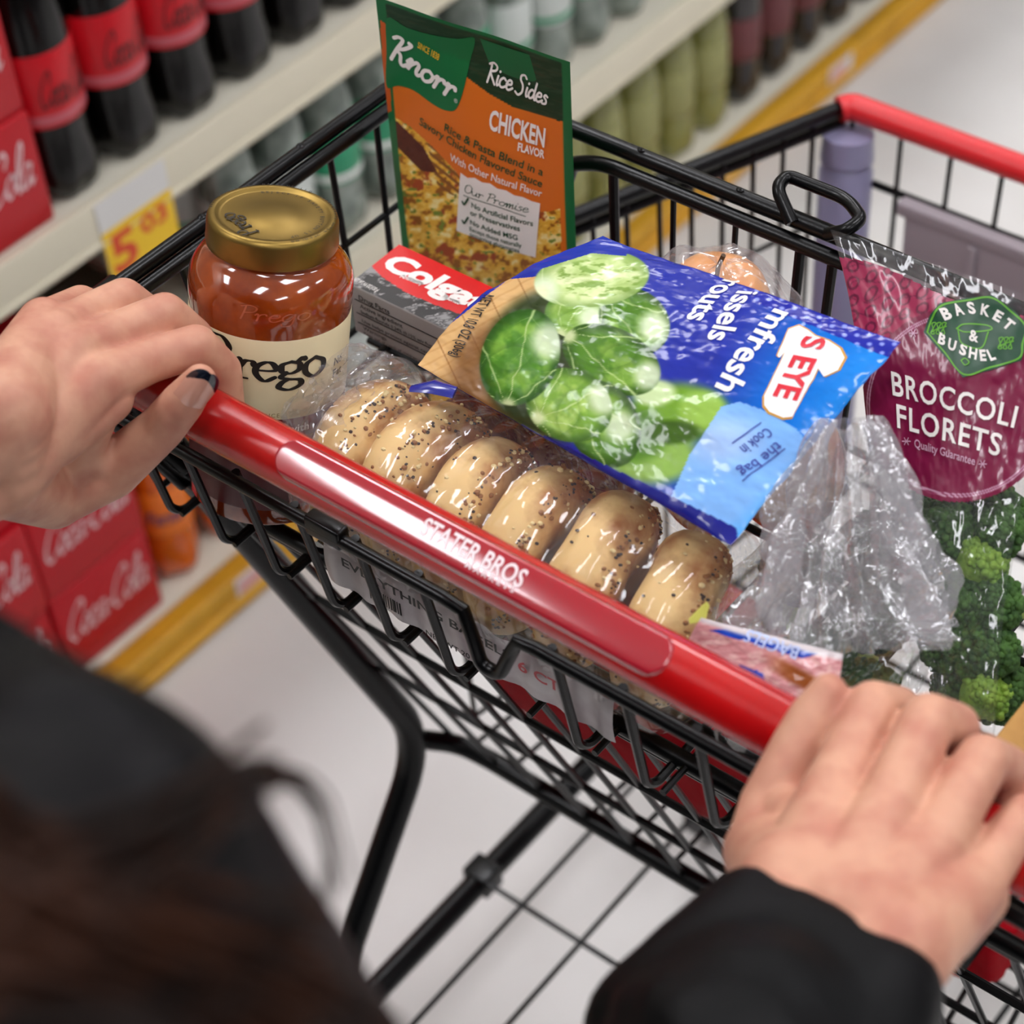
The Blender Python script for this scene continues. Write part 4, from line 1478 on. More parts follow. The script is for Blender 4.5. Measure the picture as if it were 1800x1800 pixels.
# ---- bagels in their bag
m_bagel = mat('bagel_crust', '#e8c384', 0.5, var=(21, 6, .46, .60), col2='#a5622a', bump=(60, .25, .002), sss=.08, spec=.35)
m_seed = mat('dark_seeds', '#3a2620', .5)
m_seed2 = mat('pale_seeds', '#dcc48c', .5)
m_onion = mat('toasted_onion', '#8a5524', .5)
bag_x = [-0.1715, -0.1325, -0.0925, -0.0510, -0.0045, 0.0465]
for i, x in enumerate(bag_x):
    rr = 0.0525 + 0.0012 * math.sin(i * 2.1)
    cy, cz = 0.0820 + 0.002 * math.sin(i * 1.7), GZ + 0.004 + rr
    tilt = R((-10, -6, 4, 8, 12, 14)[i])
    tw = R((4, 0, 6, 4, 10, 16)[i])
    t = thing('bagel', 'round toasted bagel on edge in the clear bag, %s of six from the sauce jar' % ORD[i], 'bagel', (x, cy, cz), 'bagels in the bag')
    # a fat ring on edge: the hole axis lies along the handle
    q = MB()
    na, nb = 48, 24
    th = 0.0193 + (0.0020 if i > 3 else 0)
    V = []
    for a in range(na):
        A_ = 2 * math.pi * a / na
        for b in range(nb):
            B2 = 2 * math.pi * b / nb
            ring = 0.030
            f_ = 1 + .03 * math.sin(3 * A_ + i) + .02 * math.sin(5 * A_ + 2 * i)
            ra = ring + (rr - ring) * math.cos(B2) * f_ * (1 if math.cos(B2) > 0 else 1.15)
            hx = th * np.sign(math.sin(B2)) * abs(math.sin(B2)) ** .8 * (1 + .05 * math.sin(4 * A_ + i))
            V.append((hx, ra * math.cos(A_), ra * math.sin(A_)))
    Mx = np.array(Matrix.Rotation(tilt, 3, 'Y') @ Matrix.Rotation(tw, 3, 'Z'))
    V = [tuple(Mx @ np.array(v)) for v in V]
    q.add(V, [(a * nb + b, ((a + 1) % na) * nb + b, ((a + 1) % na) * nb + (b + 1) % nb, a * nb + (b + 1) % nb) for a in range(na) for b in range(nb)])
    q.build('bagel_bread', m_bagel, t, local=True, smooth=80)
    q = MB()
    for k in range(190):
        A_ = random.uniform(R(-20), R(200))
        B2 = abs(random.gauss(0, .40)) + .40 if random.random() < .82 else random.uniform(-.8, 1.5)
        ring = 0.030
        ra = ring + (rr - ring) * math.cos(B2) * 1.01
        hx = th * np.sign(math.sin(B2)) * abs(math.sin(B2)) ** .8
        p_ = Mx @ np.array((hx, ra * math.cos(A_), ra * math.sin(A_)))
        kind = random.random()
        s_ = random.uniform(.0006, .0014) if kind < .5 else random.uniform(.0011, .0022)
        q.ell(p_, (s_, s_ * random.uniform(.6, 1), s_ * random.uniform(.4, .8)), 6, 4, m=0 if kind < .42 else (1 if kind < .7 else 2))
    q.build('seeds', [m_seed, m_seed2, m_onion], t, local=True)

m_film = film('clear_film', haze=.025, rough=.08, bump=(24, .5, .008))
m_film2 = film('milky_film', haze=.13, rough=.12, bump=(26, .6, .008), hazecol='#d9d3dc')
bb = thing('bagel_bag', 'clear plastic bag of six bagels lying along the red handle', 'bagel bag', (-0.07, 0.07, FZ + .001))
nu, nv = 150, 72
U = np.linspace(0, 1, nu)
T = np.linspace(0, 2 * math.pi, nv)
uu, tt = np.meshgrid(U, T, indexing='ij')
xx = -0.206 + 0.304 * uu
endl = sstep(uu, 0, .06)
endr = sstep(uu, 1, .90)
ry = 0.0585 * (0.35 + .65 * endl) * (.25 + .75 * endr)
rz = 0.0590 * (0.55 + .45 * endl) * (.2 + .8 * endr)
wr = 1 + .035 * (fbm(uu * 26, tt * 2.2, 3, 3) - .5) * 2 + .03 * np.sin(uu * 60 + tt * 3) * (1 - endl * .8) + .012 * np.sin(uu * 95)
ce, se = np.cos(tt), np.sin(tt)
yy = 0.0825 + ry * np.sign(ce) * np.abs(ce) ** .8 * wr
zc = GZ + .0585 + .010 * (1 - endl)
zz = zc + rz * np.sign(se) * np.abs(se) ** .85 * wr
zz = np.maximum(zz, GZ + .0005)
grid_obj('bag_film', np.stack([xx, yy, zz], -1), None, m_film, bb)
# loose crumpled end by the jar
q = MB()
nr, ns = 22, 44
V = []
for a in range(nr):
    f_ = a / (nr - 1)
    for b in range(ns):
        g_ = b / (ns - 1)
        th = R(20) + R(150) * g_
        c0 = np.array((-.180 - .032 * f_, .086, GZ + .062 + .040 * f_))
        rad = np.array((.010 * math.sin(math.pi * g_), .052 * math.cos(th) * (1 - .35 * f_), .046 * math.sin(th) * (1 - .55 * f_)))
        j = float(fbm(np.array(f_ * 5.0), np.array(g_ * 9.0), 6, 3) - .5)
        p_ = c0 + rad + np.array((.030 * j, .004 * j, .022 * j * (.3 + f_)))
        V.append(p_)
q.add(V, [(a * ns + b, a * ns + b + 1, (a + 1) * ns + b + 1, (a + 1) * ns + b) for a in range(nr - 1) for b in range(ns - 1)])
q.build('loose_end', m_film2, bb)
q = MB()
q.tube([at(1212, 1092, 'Z', .985), at(1236, 1078, 'Z', .99), at(1244, 1062, 'Z', .995)], [.002, .0055, .0025], 6, flat=.25)
q.build('closure_tag', mat('tag_lime', '#c3c25a', .45), bb)
# printed paper label along the lower front
q = MB()
nl = 60
V = []
for j in range(nl):
    x = -0.165 + .215 * j / (nl - 1)
    for i in range(7):
        z = GZ + .008 + .036 * i / 6
        V.append((x, 0.0262 - .0022 * math.sin(i / 6 * math.pi) - .0012 * math.sin(j * .9), z))
q.add(V, [(j * 7 + i, (j + 1) * 7 + i, (j + 1) * 7 + i + 1, j * 7 + i + 1) for j in range(nl - 1) for i in range(6)])
pl = q.build('printed_label', mat('label_offwhite', '#c9c2c2', .4, var=(30, 3, .45, .7), col2='#a99a9e'), bb)
q = MB()
for k, wd in enumerate((1, 2, 1, 1, 3, 1, 2, 1, 1, 2, 3, 1, 1, 2)):
    q.box((-0.128 + k * .0018, .0222, GZ + .018), (-0.128 + k * .0018 + wd * .00045, .0226, GZ + .028))


def front_text(txt, x0, x1, z, h, m=0, y=.0222):
    V, Fs = font_flat(txt, .02)
    lo, hi = bounds(V)
    k = (x1 - x0) / (hi[0] - lo[0])
    q.add([(x0 + (a - lo[0]) * k, y, z + b * h) for a, b in V], Fs, m)


front_text('EVERYTHING BAGELS', -0.148, -0.02, GZ + .034, .010)
front_text('NET WT 20 OZ', -0.085, -0.04, GZ + .014, .006, 0)
q.build('lettering', m_ink, pl, smooth=0)
q = MB()
front_text('6 CT', -0.015, 0.015, GZ + .03, .012)
q.build('count_lettering', mat('ink_crimson', '#b3202e', .4), pl, smooth=0)
# ------------------------------------------------------------------ broccoli bag
class Pinched(Quad):
    pin = 0.0

    def pv(s, v):
        return 1 - s.pin * np.sin(np.pi * np.clip(v, 0, 1)) ** .8

    def S(s, u, v, off=0.0):
        u = np.asarray(u, float)
        b0 = s.bulge
        w_ = np.asarray(u, float)
        u2 = .5 + (u - .5) * s.pv(np.asarray(v, float))
        s.bulge = lambda a, b: b0(w_, b)
        try:
            return super().S(u2, v, off)
        finally:
            s.bulge = b0


Bt = Pinched(at(1505, 1268, 'Z', .889), at(1748, 1306, 'Z', .889), at(1930, 562, 'Y', .292), at(1458, 402, 'Y', .302))
Bt.pin = 0.27
bth = 0.008


def b_bulge(u, v):
    e = np.clip(np.sin(np.pi * np.clip(u, 0, 1)), 0, 1) * np.clip(np.sin(np.pi * np.clip(v * .94 + .03, 0, 1)), 0, 1)
    return bth * e ** .6 + .0022 * (fbm(u * 6, v * 8, 31, 4) - .5) * 2


Bt.bulge = b_bulge
bg = thing('broccoli_bag', 'clear and purple bag of broccoli florets leaning at the front of the upper basket', 'vegetable bag', (0.16, 0.19, 0.885))
nu, nv = 200, 300
uu, vv = np.meshgrid(np.linspace(0, 1, nu), np.linspace(0, 1, nv))
X, Y = Bt.px(uu, vv)
ell = (np.hypot((X - 1685) / 172, (Y - 712) / 172) < 1)
arc = np.hypot((X - 1685) / 160, (Y - 712) / 160)
purple = ((Y < 700) & (Y < 690 + 400 * np.maximum(0, 1 - arc)) & (X > 0)) & (((Y - 480) < 120 + 0 * X) | ell) | ell
clear_top = vv > .948 + .01 * np.sin(uu * 9)
low_left = (~ell) & (Y > 640)
pm = purple & ~clear_top & ~low_left
c = np.zeros(X.shape + (3,)) + rgb('#7a163e')
pat = ~(np.hypot((X - 1685) / 172, (Y - 712) / 172) < 1)
c = mixc(c, pat * 1.0, '#a02c52')
lp1 = np.hypot(((X + 9 * fbm(X / 50, Y / 50, 3, 2)) % 31) - 15, ((Y + .35 * X + 14 * fbm(X / 40, Y / 40, 7, 2)) % 29) - 14)
c = mixc(c, pat * sstep(np.abs(lp1 - 9), 3.0, 1.2), '#641336')
lp2 = np.abs(np.sin(X / 14 + 3 * fbm(X / 30, Y / 30, 5, 2)) * 9 + ((Y + .35 * X) % 29) - 14)
c = mixc(c, pat * sstep(lp2, 1.7, .6) * .7, '#641336')
ring = np.hypot((X - 1685) / 161, (Y - 712) / 161)
for r0 in (1.0, .975):
    c = mixc(c, sstep(np.abs(ring - r0) * 165, 1.6, .7) * .9, '#cfa6bb')


def masked_sheet(name, P, col, mask, material, parent):
    r, cc = mask.shape
    f = mask[:-1, :-1] & mask[1:, :-1] & mask[:-1, 1:] & mask[1:, 1:]
    i = np.arange(r * cc).reshape(r, cc)
    Fq = np.stack([i[:-1, :-1], i[:-1, 1:], i[1:, 1:], i[1:, :-1]], -1)[f]
    used = np.unique(Fq)
    mp = np.full(r * cc, -1)
    mp[used] = np.arange(len(used))
    V = P.reshape(-1, 3)[used] - wloc(parent)
    me = bpy.data.meshes.new(name)
    me.from_pydata(V.tolist(), [], mp[Fq].tolist())
    me.materials.append(material)
    if col is not None:
        C = col.reshape(-1, 3)[used]
        C = np.where(C <= 0.04045, C / 12.92, ((np.clip(C, 0, 1) + 0.055) / 1.055) ** 2.4)
        a_ = me.color_attributes.new('Col', 'FLOAT_COLOR', 'POINT')
        a_.data.foreach_set('color', np.concatenate([C, np.ones((len(C), 1))], 1).astype(np.float32).ravel())
    me.update()
    me.polygons.foreach_set('use_smooth', [True] * len(me.polygons))
    o = bpy.data.objects.new(name, me)
    COL.objects.link(o)
    o.parent = parent
    return o


P = Bt.S(uu, vv)
m_purple = mat('purple_print', '#ffffff', .28, attr=True, spec=.5, coat=.3, bump=(22, .3, .004))
lbl = masked_sheet('printed_label', P, c, pm, m_purple, bg)
m_film3 = film('veg_film', haze=.025, rough=.08, bump=(24, .5, .007))
masked_sheet('front_film', P, None, ~(pm & np.roll(pm, 1, 0) & np.roll(pm, -1, 0) & np.roll(pm, 1, 1) & np.roll(pm, -1, 1)), m_film3, bg)
s4 = slice(None, None, 4)
bulk = b_bulge(uu[s4, s4], vv[s4, s4])
grid_obj('back_film', (P[s4, s4] - Bt.n * (5.0 * np.maximum(bulk, 0) + .0006)[..., None])[:, ::-1], None, m_film3, bg)
q = MB()
off = .0008
hexo = [(1624, 584), (1634, 556), (1653, 533), (1700, 524), (1745, 519), (1782, 545), (1810, 574), (1804, 606), (1796, 634), (1742, 651), (1693, 664), (1655, 620)]
Bt.poly(q, hexo, 1, off=.0005)
hc = np.mean(hexo, 0)
Bt.line(q, [tuple(hc + (np.array(p_) - hc) * .93) for p_ in hexo + hexo[:1]], .0010, 2, off)
Bt.line(q, [(1682, 578), (1696, 570), (1735, 572), (1742, 580), (1700, 584), (1682, 578)], .0008, 2, off)
Bt.line(q, [(1685, 582), (1692, 604), (1725, 612), (1738, 584)], .0008, 2, off)
for cx_, cy_, sg in ((1650, 578, 1), (1768, 604, -1)):
    Bt.line(q, [(cx_ - 12, cy_ + 6), (cx_, cy_), (cx_ + 14, cy_ - 4)], .0007, 2, off)
    for a_ in (-9, 0, 9):
        Bt.line(q, [(cx_ + a_, cy_), (cx_ + a_ + 5, cy_ - 10), (cx_ + a_ - 2, cy_ - 9), (cx_ + a_, cy_)], .0006, 2, off)
        Bt.line(q, [(cx_ + a_, cy_), (cx_ + a_ + 2, cy_ + 9), (cx_ + a_ - 4, cy_ + 8), (cx_ + a_, cy_)], .0006, 2, off)
Bt.line(q, [(1690, 634), (1697, 630), (1704, 637), (1697, 642), (1690, 634)], .0007, 2, off)
Bt.lay(q, font_flat('BROCCOLI', .015, space=1.1), (1570, 694), (1783, 752), .0128, off=off)
Bt.lay(q, font_flat('FLORETS', .015, space=1.1), (1578, 751), (1757, 802), .0128, off=off)
Bt.lay(q, font_flat('Quality Guarantee', .01), (1608, 786), (1714, 818), .0046, m=3, off=off)


def along(txt, pts, h):
    for ch, (a, b) in zip(txt, pts):
        Bt.lay(q, font_flat(ch, .04), a, b, h, off=off)


along('BASKET', [((1661, 563), (1676, 559)), ((1682, 555), (1697, 552)), ((1704, 551), (1717, 551)), ((1724, 552), (1739, 557)), ((1745, 560), (1757, 567)), ((1761, 572), (1774, 582))], .0062)
along('BUSHEL', [((1649, 602), (1661, 608)), ((1666, 612), (1679, 618)), ((1686, 621), (1698, 626)), ((1703, 628), (1717, 632)), ((1724, 634), (1735, 634)), ((1742, 634), (1752, 631))], .0062)
Bt.lay(q, font_flat('&', .03), (1704, 598), (1720, 602), .0062, off=off)
for cx_, cy_ in ((1606, 586), (1594, 776), (1728, 816)):
    for a_ in range(6):
        dx_, dy_ = 7 * math.cos(a_ * math.pi / 3), 7 * math.sin(a_ * math.pi / 3)
        Bt.line(q, [(cx_, cy_), (cx_ + dx_ * .6, cy_ + dy_ * .5), (cx_ + dx_, cy_ + dy_)], .0006, 3, off)
q.build('lettering', [m_wht, mat('hexagon_green', '#12452b', .35), mat('lime_ink', '#5fa52c', .4), mat('pale_pink_ink', '#c79db2', .4)], lbl)

m_floret = mat('broccoli_crown', '#446a28', .75, var=(130, 4, .38, .62), col2='#274718', bump=(420, .8, .002))
m_floret2 = mat('broccoli_pale', '#86a83c', .7, var=(110, 4, .4, .65), col2='#6a9032', bump=(380, .6, .002))
m_stem = mat('broccoli_stem', '#a8bf62', .6, var=(50, 3, .4, .6), col2='#8fae48')


def make_floret(nm, lab, loc, ax, rad, crown, seed):
    t = thing(nm, lab, 'broccoli', loc, 'broccoli florets in the bag')
    rd = random.Random(seed)
    ax = np.array(ax, float)
    ax /= np.linalg.norm(ax)
    r1 = np.cross(ax, (0.3, .2, .9))
    r1 /= np.linalg.norm(r1)
    r2 = np.cross(ax, r1)
    q = MB()
    for k in range(170):
        z = 1 - 1.25 * (k + .5) / 170
        a = k * 2.39996
        s_ = math.sqrt(max(0, 1 - z * z))
        d = ax * z + (r1 * math.cos(a) + r2 * math.sin(a)) * s_
        r_ = rad * (.86 + .22 * rd.random())
        q.ell(d * r_ * (.9 if z > 0 else .8), (rad * .155 * (.8 + .5 * rd.random()),) * 3, 7, 5)
    q.ell((0, 0, 0), (rad * .86,) * 3, 16, 10)
    q.build('floret_crown', crown, t, local=True, smooth=80)
    q = MB()
    q.tube([-ax * rad * 1.7, -ax * rad * .9, -ax * rad * .2], [rad * .34, rad * .30, rad * .42], 12)
    for k in range(4):
        a = k * 1.57 + seed
        d = r1 * math.cos(a) + r2 * math.sin(a)
        q.tube([-ax * rad * .95, -ax * rad * .3 + d * rad * .5, d * rad * .75], [rad * .16, rad * .15, rad * .13], 8)
    q.build('floret_stem', m_stem, t, local=True, smooth=80)
    return t


fl_px = [(1700, 985, 1), (1640, 930, 0), (1755, 930, 0), (1660, 1050, 0), (1735, 1060, 0), (1640, 1130, 0), (1700, 1140, 0), (1752, 1150, 0), (1705, 1225, 1), (1660, 1205, 0), (1600, 960, 0), (1590, 1060, 0), (1735, 1215, 0), (1580, 880, 0), (1720, 900, 0)]
places = ['with a pale cut stem below the purple label', 'below the lower curve of the purple label', 'near the edge of the bag below the label', 'in the middle of the bag', 'beside the pale cut one', 'behind the shopper\'s index finger', 'low in the bag', 'at the low edge of the bag', 'pale, lowest in the bag above the knuckles', 'lowest beside the pale one', 'behind the crumpled bag', 'deep behind the crumpled bag', 'at the lowest corner', 'behind the label edge', 'just under the label tip']
for k, (x_, y_, pale) in enumerate(fl_px):
    u_, v_ = Bt.uv(x_, y_)
    u_, v_ = np.clip(u_, .14, .86), np.clip(v_, .10, .85)
    rad = .0155 if pale else .0172 + .002 * math.sin(k * 2.3)
    p_ = Bt.S(np.array(u_), np.array(v_), -rad * 1.25 - .004 - (.012 if k >= 9 and not pale else 0))
    d = Bt.n + .5 * camh * math.sin(k * 2.7) + .5 * up * math.cos(k * 1.9)
    if pale:
        d = -.2 * Bt.n + up * .5 + camh * .5
    make_floret('broccoli_floret', ('yellow green' if pale else 'dark green') + ' broccoli floret ' + places[k], tuple(p_), d, rad, m_floret2 if pale else m_floret, k)

# ------------------------------------------------------------------ clear produce bag with greens
m_crown = mat('dark_crown', '#2f4a1c', .75, var=(140, 4, .38, .62), col2='#1a2f10', bump=(420, .8, .002))
for k, (x_, y_, lab) in enumerate(((.078, .166, 'behind the last bagel'), (.104, .205, 'farthest from the red handle'), (.130, .160, 'under the gathered neck'),
                                   (.124, .112, 'behind the meat packet'), (.128, .070, 'nearest the red handle'), (.158, .104, 'next to the broccoli florets'))):
    t = make_floret('dark_broccoli', 'dark green broccoli head in the crumpled produce bag, ' + lab, (x_, y_, GZ + .0415), (.1 * math.sin(k), .1 * math.cos(k), 1), .0232, m_crown, 40 + k)
    t['group'] = 'broccoli heads in the produce bag'
pb = thing('produce_bag', 'crumpled clear produce bag with a gathered neck beside the broccoli bag', 'produce bag', (0.1, 0.10, FZ + .002))
m_film4 = film('crumpled_film', haze=.26, rough=.14, bump=(40, .8, .010), hazecol='#cfcdd2', gloss=1.7)
m_film5 = film('produce_film', haze=.02, rough=.09, bump=(26, .8, .008), gloss=1.0)
nr, ns = 40, 150
tt = np.linspace(0, 1, nr)
aa = np.linspace(0, 2 * math.pi, ns)
T, Aa = np.meshgrid(tt, aa, indexing='ij')
P0 = at(1492, 742, 'Y', .160)
P1 = at(1490, 1120, 'Z', .958)
cen = P0[None, None] * (1 - T[..., None]) + P1[None, None] * T[..., None]
axs = (P0 - P1) / np.linalg.norm(P0 - P1)
e1 = camh - axs * (camh @ axs)
e1 /= np.linalg.norm(e1)
e2 = np.cross(axs, e1)
rad = .0105 + .034 * T ** .8
pl_ = 1 + (.30 - .1 * T) * np.sin(8 * Aa + 4 * T + 2 * np.sin(2 * Aa)) + .16 * np.sin(17 * Aa - 5 * T) + .5 * (fbm(Aa * 2.2 * np.ones_like(T), T * 5, 12, 4) - .5)
R1 = rad * pl_
Pq = cen + e1 * (R1 * np.cos(Aa) * 1.15)[..., None] + e2 * (R1 * np.sin(Aa) * .8)[..., None]
Pq += axs * (.012 * (fbm(Aa * 1.5, T * 2, 15, 2) - .5) * (1 - T))[..., None]
grid_obj('gathered_neck', Pq, None, m_film4, pb)
# body of the bag around the greens
nr, ns = 48, 90
th = np.linspace(.04, math.pi - .04, nr)
T, Aa = np.meshgrid(th, np.linspace(0, 2 * math.pi, ns), indexing='ij')
w_ = 1 + .05 * np.sin(5 * Aa + 2 * T) + .14 * (fbm(Aa * 2, T * 3, 18, 4) - .5)
sx_ = np.sin(T) ** .5
bx_ = .116 + .056 * sx_ * np.cos(Aa) * w_
by_ = .130 + .080 * sx_ * np.sin(Aa) * w_
bz_ = np.maximum(.920 + .058 * np.sign(np.cos(T)) * np.abs(np.cos(T)) ** .8 * w_, GZ)
grid_obj('bag_body', np.stack([bx_, by_, bz_], -1), None, m_film5, pb)

# ------------------------------------------------------------------ apples in a clear bag behind the sprouts
m_apple = mat('apple_skin', '#a8391c', .25, var=(22, 4, .40, .62), col2='#c98a35', coat=.4)
m_apple2 = mat('apple_skin_gold', '#eaa65a', .3, var=(18, 4, .40, .62), col2='#e08a3e', coat=.3)
for k, (p_, rr, mm, lab) in enumerate(((at(1372, 822, 'Z', .960) + (0, .008, -.010), .034, m_apple, 'red brown apple under the lower edge of the blue frozen bag'), ((-.012, .205, GZ + .033), .031, m_apple, 'red apple hidden behind the blue frozen bag'),
                                       (at(1258, 556, 'Y', .262), .034, m_apple2, 'golden orange apple peeking over the blue frozen bag'))):
    t = thing('apple', lab, 'apple', tuple(p_), None)
    pr_ = [(0.0005, .030), (.006, .034), (.016, .0365), (.028, .032), (.0355, .018), (.037, .002), (.034, -.014), (.027, -.027), (.017, -.034), (.008, -.0335), (.0005, -.030)]
    pr_ = [(r_ * rr / .037, z_ * rr / .037) for r_, z_ in pr_]
    cc_ = catmull([(r_, 0, z_) for r_, z_ in pr_], 4)
    MB().lathe([(max(.0003, c_[0]), c_[2]) for c_ in cc_], 36, mod=lambda a, r, z: 1 + .02 * math.cos(5 * a), cap=False).build('apple_body', mm, t, local=True, smooth=80)
    MB().tube([(0, 0, .028), (.001, .001, .038), (.004, .002, .047)], .0015, 8).build('stem', mat('apple_stem', '#4a3320', .6), t, local=True)
ab = thing('fruit_bag', 'thin clear bag around the golden apple behind the blue frozen bag', 'fruit bag', (-.03, .25, FZ + .002))
nr, ns = 40, 72
T, Aa = np.meshgrid(np.linspace(.03, math.pi - .03, nr), np.linspace(0, 2 * math.pi, ns), indexing='ij')
w_ = 1 + .05 * np.sin(4 * Aa + 3 * T) + .16 * (fbm(Aa * 2, T * 3, 22, 4) - .5)
gp = at(1258, 556, 'Y', .262)
grid_obj('bag_film', np.stack([gp[0] + .004 + .056 * np.sin(T) ** .8 * np.cos(Aa) * w_, np.minimum(gp[1] + .041 * np.sin(T) ** .8 * np.sin(Aa) * w_, .303), np.maximum(gp[2] - .010 + .054 * np.cos(T) * w_, GZ)], -1), None, m_film2, ab)

# ------------------------------------------------------------------ sliced meat packet by the handle
def ham_art(X, Y, u, v):
    c = np.zeros(X.shape + (3,)) + rgb('#d99a9c')
    c = mixc(c, sstep(fbm(X / 14, Y / 9, 2, 4), .45, .7), '#e9bcb8')
    c = mixc(c, sstep(fbm(X / 24, Y / 5, 6, 3), .6, .72) * .6, '#b96e72')
    br = sstep(X - .6 * Y, 705, 730) * sstep(X - 2.2 * Y, -1160, -1185)
    c = mixc(c, sstep(X, 1330, 1400) * sstep(np.abs((Y - 1150) - (X - 1330) * .55), 22, 8), '#9a5528')
    bl = in_poly(X, Y, [(1245, 1108), (1330, 1100), (1400, 1116), (1445, 1148), (1408, 1158), (1330, 1132), (1290, 1122)])
    c = mixc(c, bl, '#1c46b4')
    c = mixc(c, in_poly(X, Y, [(1300, 1168), (1340, 1182), (1345, 1196), (1300, 1178)]), '#2c49b0')
    c = mixc(c, sstep(v, .93, .97), '#cfc6c8')
    return c


Hq = Quad((0.080, 0.030, 0.950), (0.184, 0.028, 0.950), at(1482, 1150, 'Z', .998), at(1232, 1086, 'Z', .998))
hp = pillow('meat_packet', 'packet of pink sliced meat with a blue band behind the red handle', 'meat packet', Hq, ham_art, m_foil, .007, 110, 90, wr=.0016, seed=41, back='#c9b9ba')
q = MB()
Hq.lay(q, font_flat('BAGELS', .01), (1408, 1137), (1318, 1106), .0062, off=.0008)
q.build('lettering', mat('pale_blue_ink', '#b9c8ee', .4), hp)

# ------------------------------------------------------------------ kraft carton at the basket's end and packets below
kb = thing('kraft_carton', 'tan kraft carton at the end of the upper basket beside the broccoli bag', 'carton', (.268, .13, FZ + .003))
MB().box((.236, .085, FZ + .003), (.303, .165, .945), bev=.002).build('carton_body', mat('kraft_board', '#b98a48', .7, var=(30, 4, .4, .6), col2='#a87a3c'), kb)
q = MB()
q.box((.238, .0845, .90), (.30, .0851, .93))
q.build('printed_panel', m_wht, kb, smooth=0)
for nm, (cx_, cy_, cz_), (wx, wy, wz), col, lab in (('snack_bag', (-.132, .337, .590), (.250, .15, .25), '#9c0f1a', 'big red snack bag in the lower basket under the shopper\'s groceries'),
                                                    ('snack_bag', (.135, .330, .520), (.14, .15, .11), '#8c0e18', 'smaller dark red snack bag beside the big one in the lower basket')):
    t = thing(nm, lab, 'bag' if nm == 'snack_bag' else 'bread', (cx_, cy_, LZ + .003))
    T, Aa = np.meshgrid(np.linspace(.02, math.pi - .02, 46), np.linspace(0, 2 * math.pi, 80), indexing='ij')
    w_ = 1 + .10 * (fbm(Aa * 2.2, T * 3.2, int(abs(cx_) * 100), 4) - .5) * 2
    pw = .45 if nm == 'snack_bag' else .7
    f_ = lambda x: np.sign(x) * np.abs(x) ** pw
    P = np.stack([cx_ + wx / 2 * f_(np.sin(T)) * f_(np.cos(Aa)) * w_, cy_ + wy / 2 * f_(np.sin(T)) * f_(np.sin(Aa)) * w_, np.maximum(cz_ + wz / 2 * f_(np.cos(T)) * w_, LZ + .003)], -1)
    if nm == 'snack_bag':
        P[..., 1] -= .40 * (P[..., 2] - LZ) * (1 if cx_ < 0 else .5)
    grid_obj('bag_film' if nm == 'snack_bag' else 'crust', P, np.zeros(P.shape) + rgb(col), mat('snack_red', '#a80f1c', .7, spec=.05, bump=(18, .3, .006)) if nm == 'snack_bag' else mat('crust', '#b98048', .6, var=(30, 4, .4, .6), col2='#9a6230'), t)
    if nm == 'snack_bag':
        q = MB()
        q.tube([(cx_ - wx * .48, cy_, cz_ + .002), (cx_ - wx * .56, cy_ + .004, cz_ + .006)], [.02, .03], 12, flat=.15)
        q.build('seal_strip', mat('red_film', '#b01420', .25, coat=.4), t)
# ------------------------------------------------------------------ the shopper
per = thing('person', 'person in a black jacket with long brown hair pushing the cart with both hands', 'person', (0.0, -0.42, 0))
m_skin = mat('skin', '#cf9a80', .5, sss=.10, spec=.3, var=(42, 3, .40, .68), col2='#bb7d69', bump=(240, .12, .0012))
m_jacket = mat('black_jacket', '#040405', .55, spec=.16, var=(16, 3, .4, .7), col2='#0a070a', bump=(18, .35, .01))
m_hair = mat('brown_hair', '#2e1609', .55, spec=.15, var=(30, 2, .4, .6), col2='#120703')
m_pants = mat('dark_denim', '#1b2030', .8, bump=(400, .2, .001))


class Flesh(MB):
    def cap(s, p0, p1, r0, r1, seg=18):
        """a tapered limb segment with round ends"""
        p0, p1 = np.array(p0, float), np.array(p1, float)
        s.ell(p0, (r0,) * 3, seg, seg // 2)
        s.ell(p1, (r1,) * 3, seg, seg // 2)
        s.tube([p0, p1], [r0, r1], seg)
        return s

    def chain(s, pts, rad):
        for a, b, ra, rb in zip(pts[:-1], pts[1:], rad[:-1], rad[1:]):
            s.cap(a, b, ra, rb)
        return s


def melt(mb, voxel, smooth=6, factor=.5):
    """one continuous skin over the overlapping limb segments"""
    me = bpy.data.meshes.new('melt')
    me.from_pydata(mb.v, [], mb.f)
    o = bpy.data.objects.new('melt', me)
    COL.objects.link(o)
    r_ = o.modifiers.new('r', 'REMESH')
    r_.mode = 'VOXEL'
    r_.voxel_size = voxel
    s_ = o.modifiers.new('s', 'SMOOTH')
    s_.factor = factor
    s_.iterations = smooth
    dg = bpy.context.evaluated_depsgraph_get()
    out = bpy.data.meshes.new_from_object(o.evaluated_get(dg))
    V = np.empty(len(out.vertices) * 3, np.float32)
    out.vertices.foreach_get('co', V)
    Fs = [tuple(p.vertices) for p in out.polygons]
    bpy.data.objects.remove(o)
    bpy.data.meshes.remove(me)
    bpy.data.meshes.remove(out)
    return V.reshape(-1, 3).astype(float), Fs


def Py(x, y, Y):
    return at(x, y, 'Y', Y)


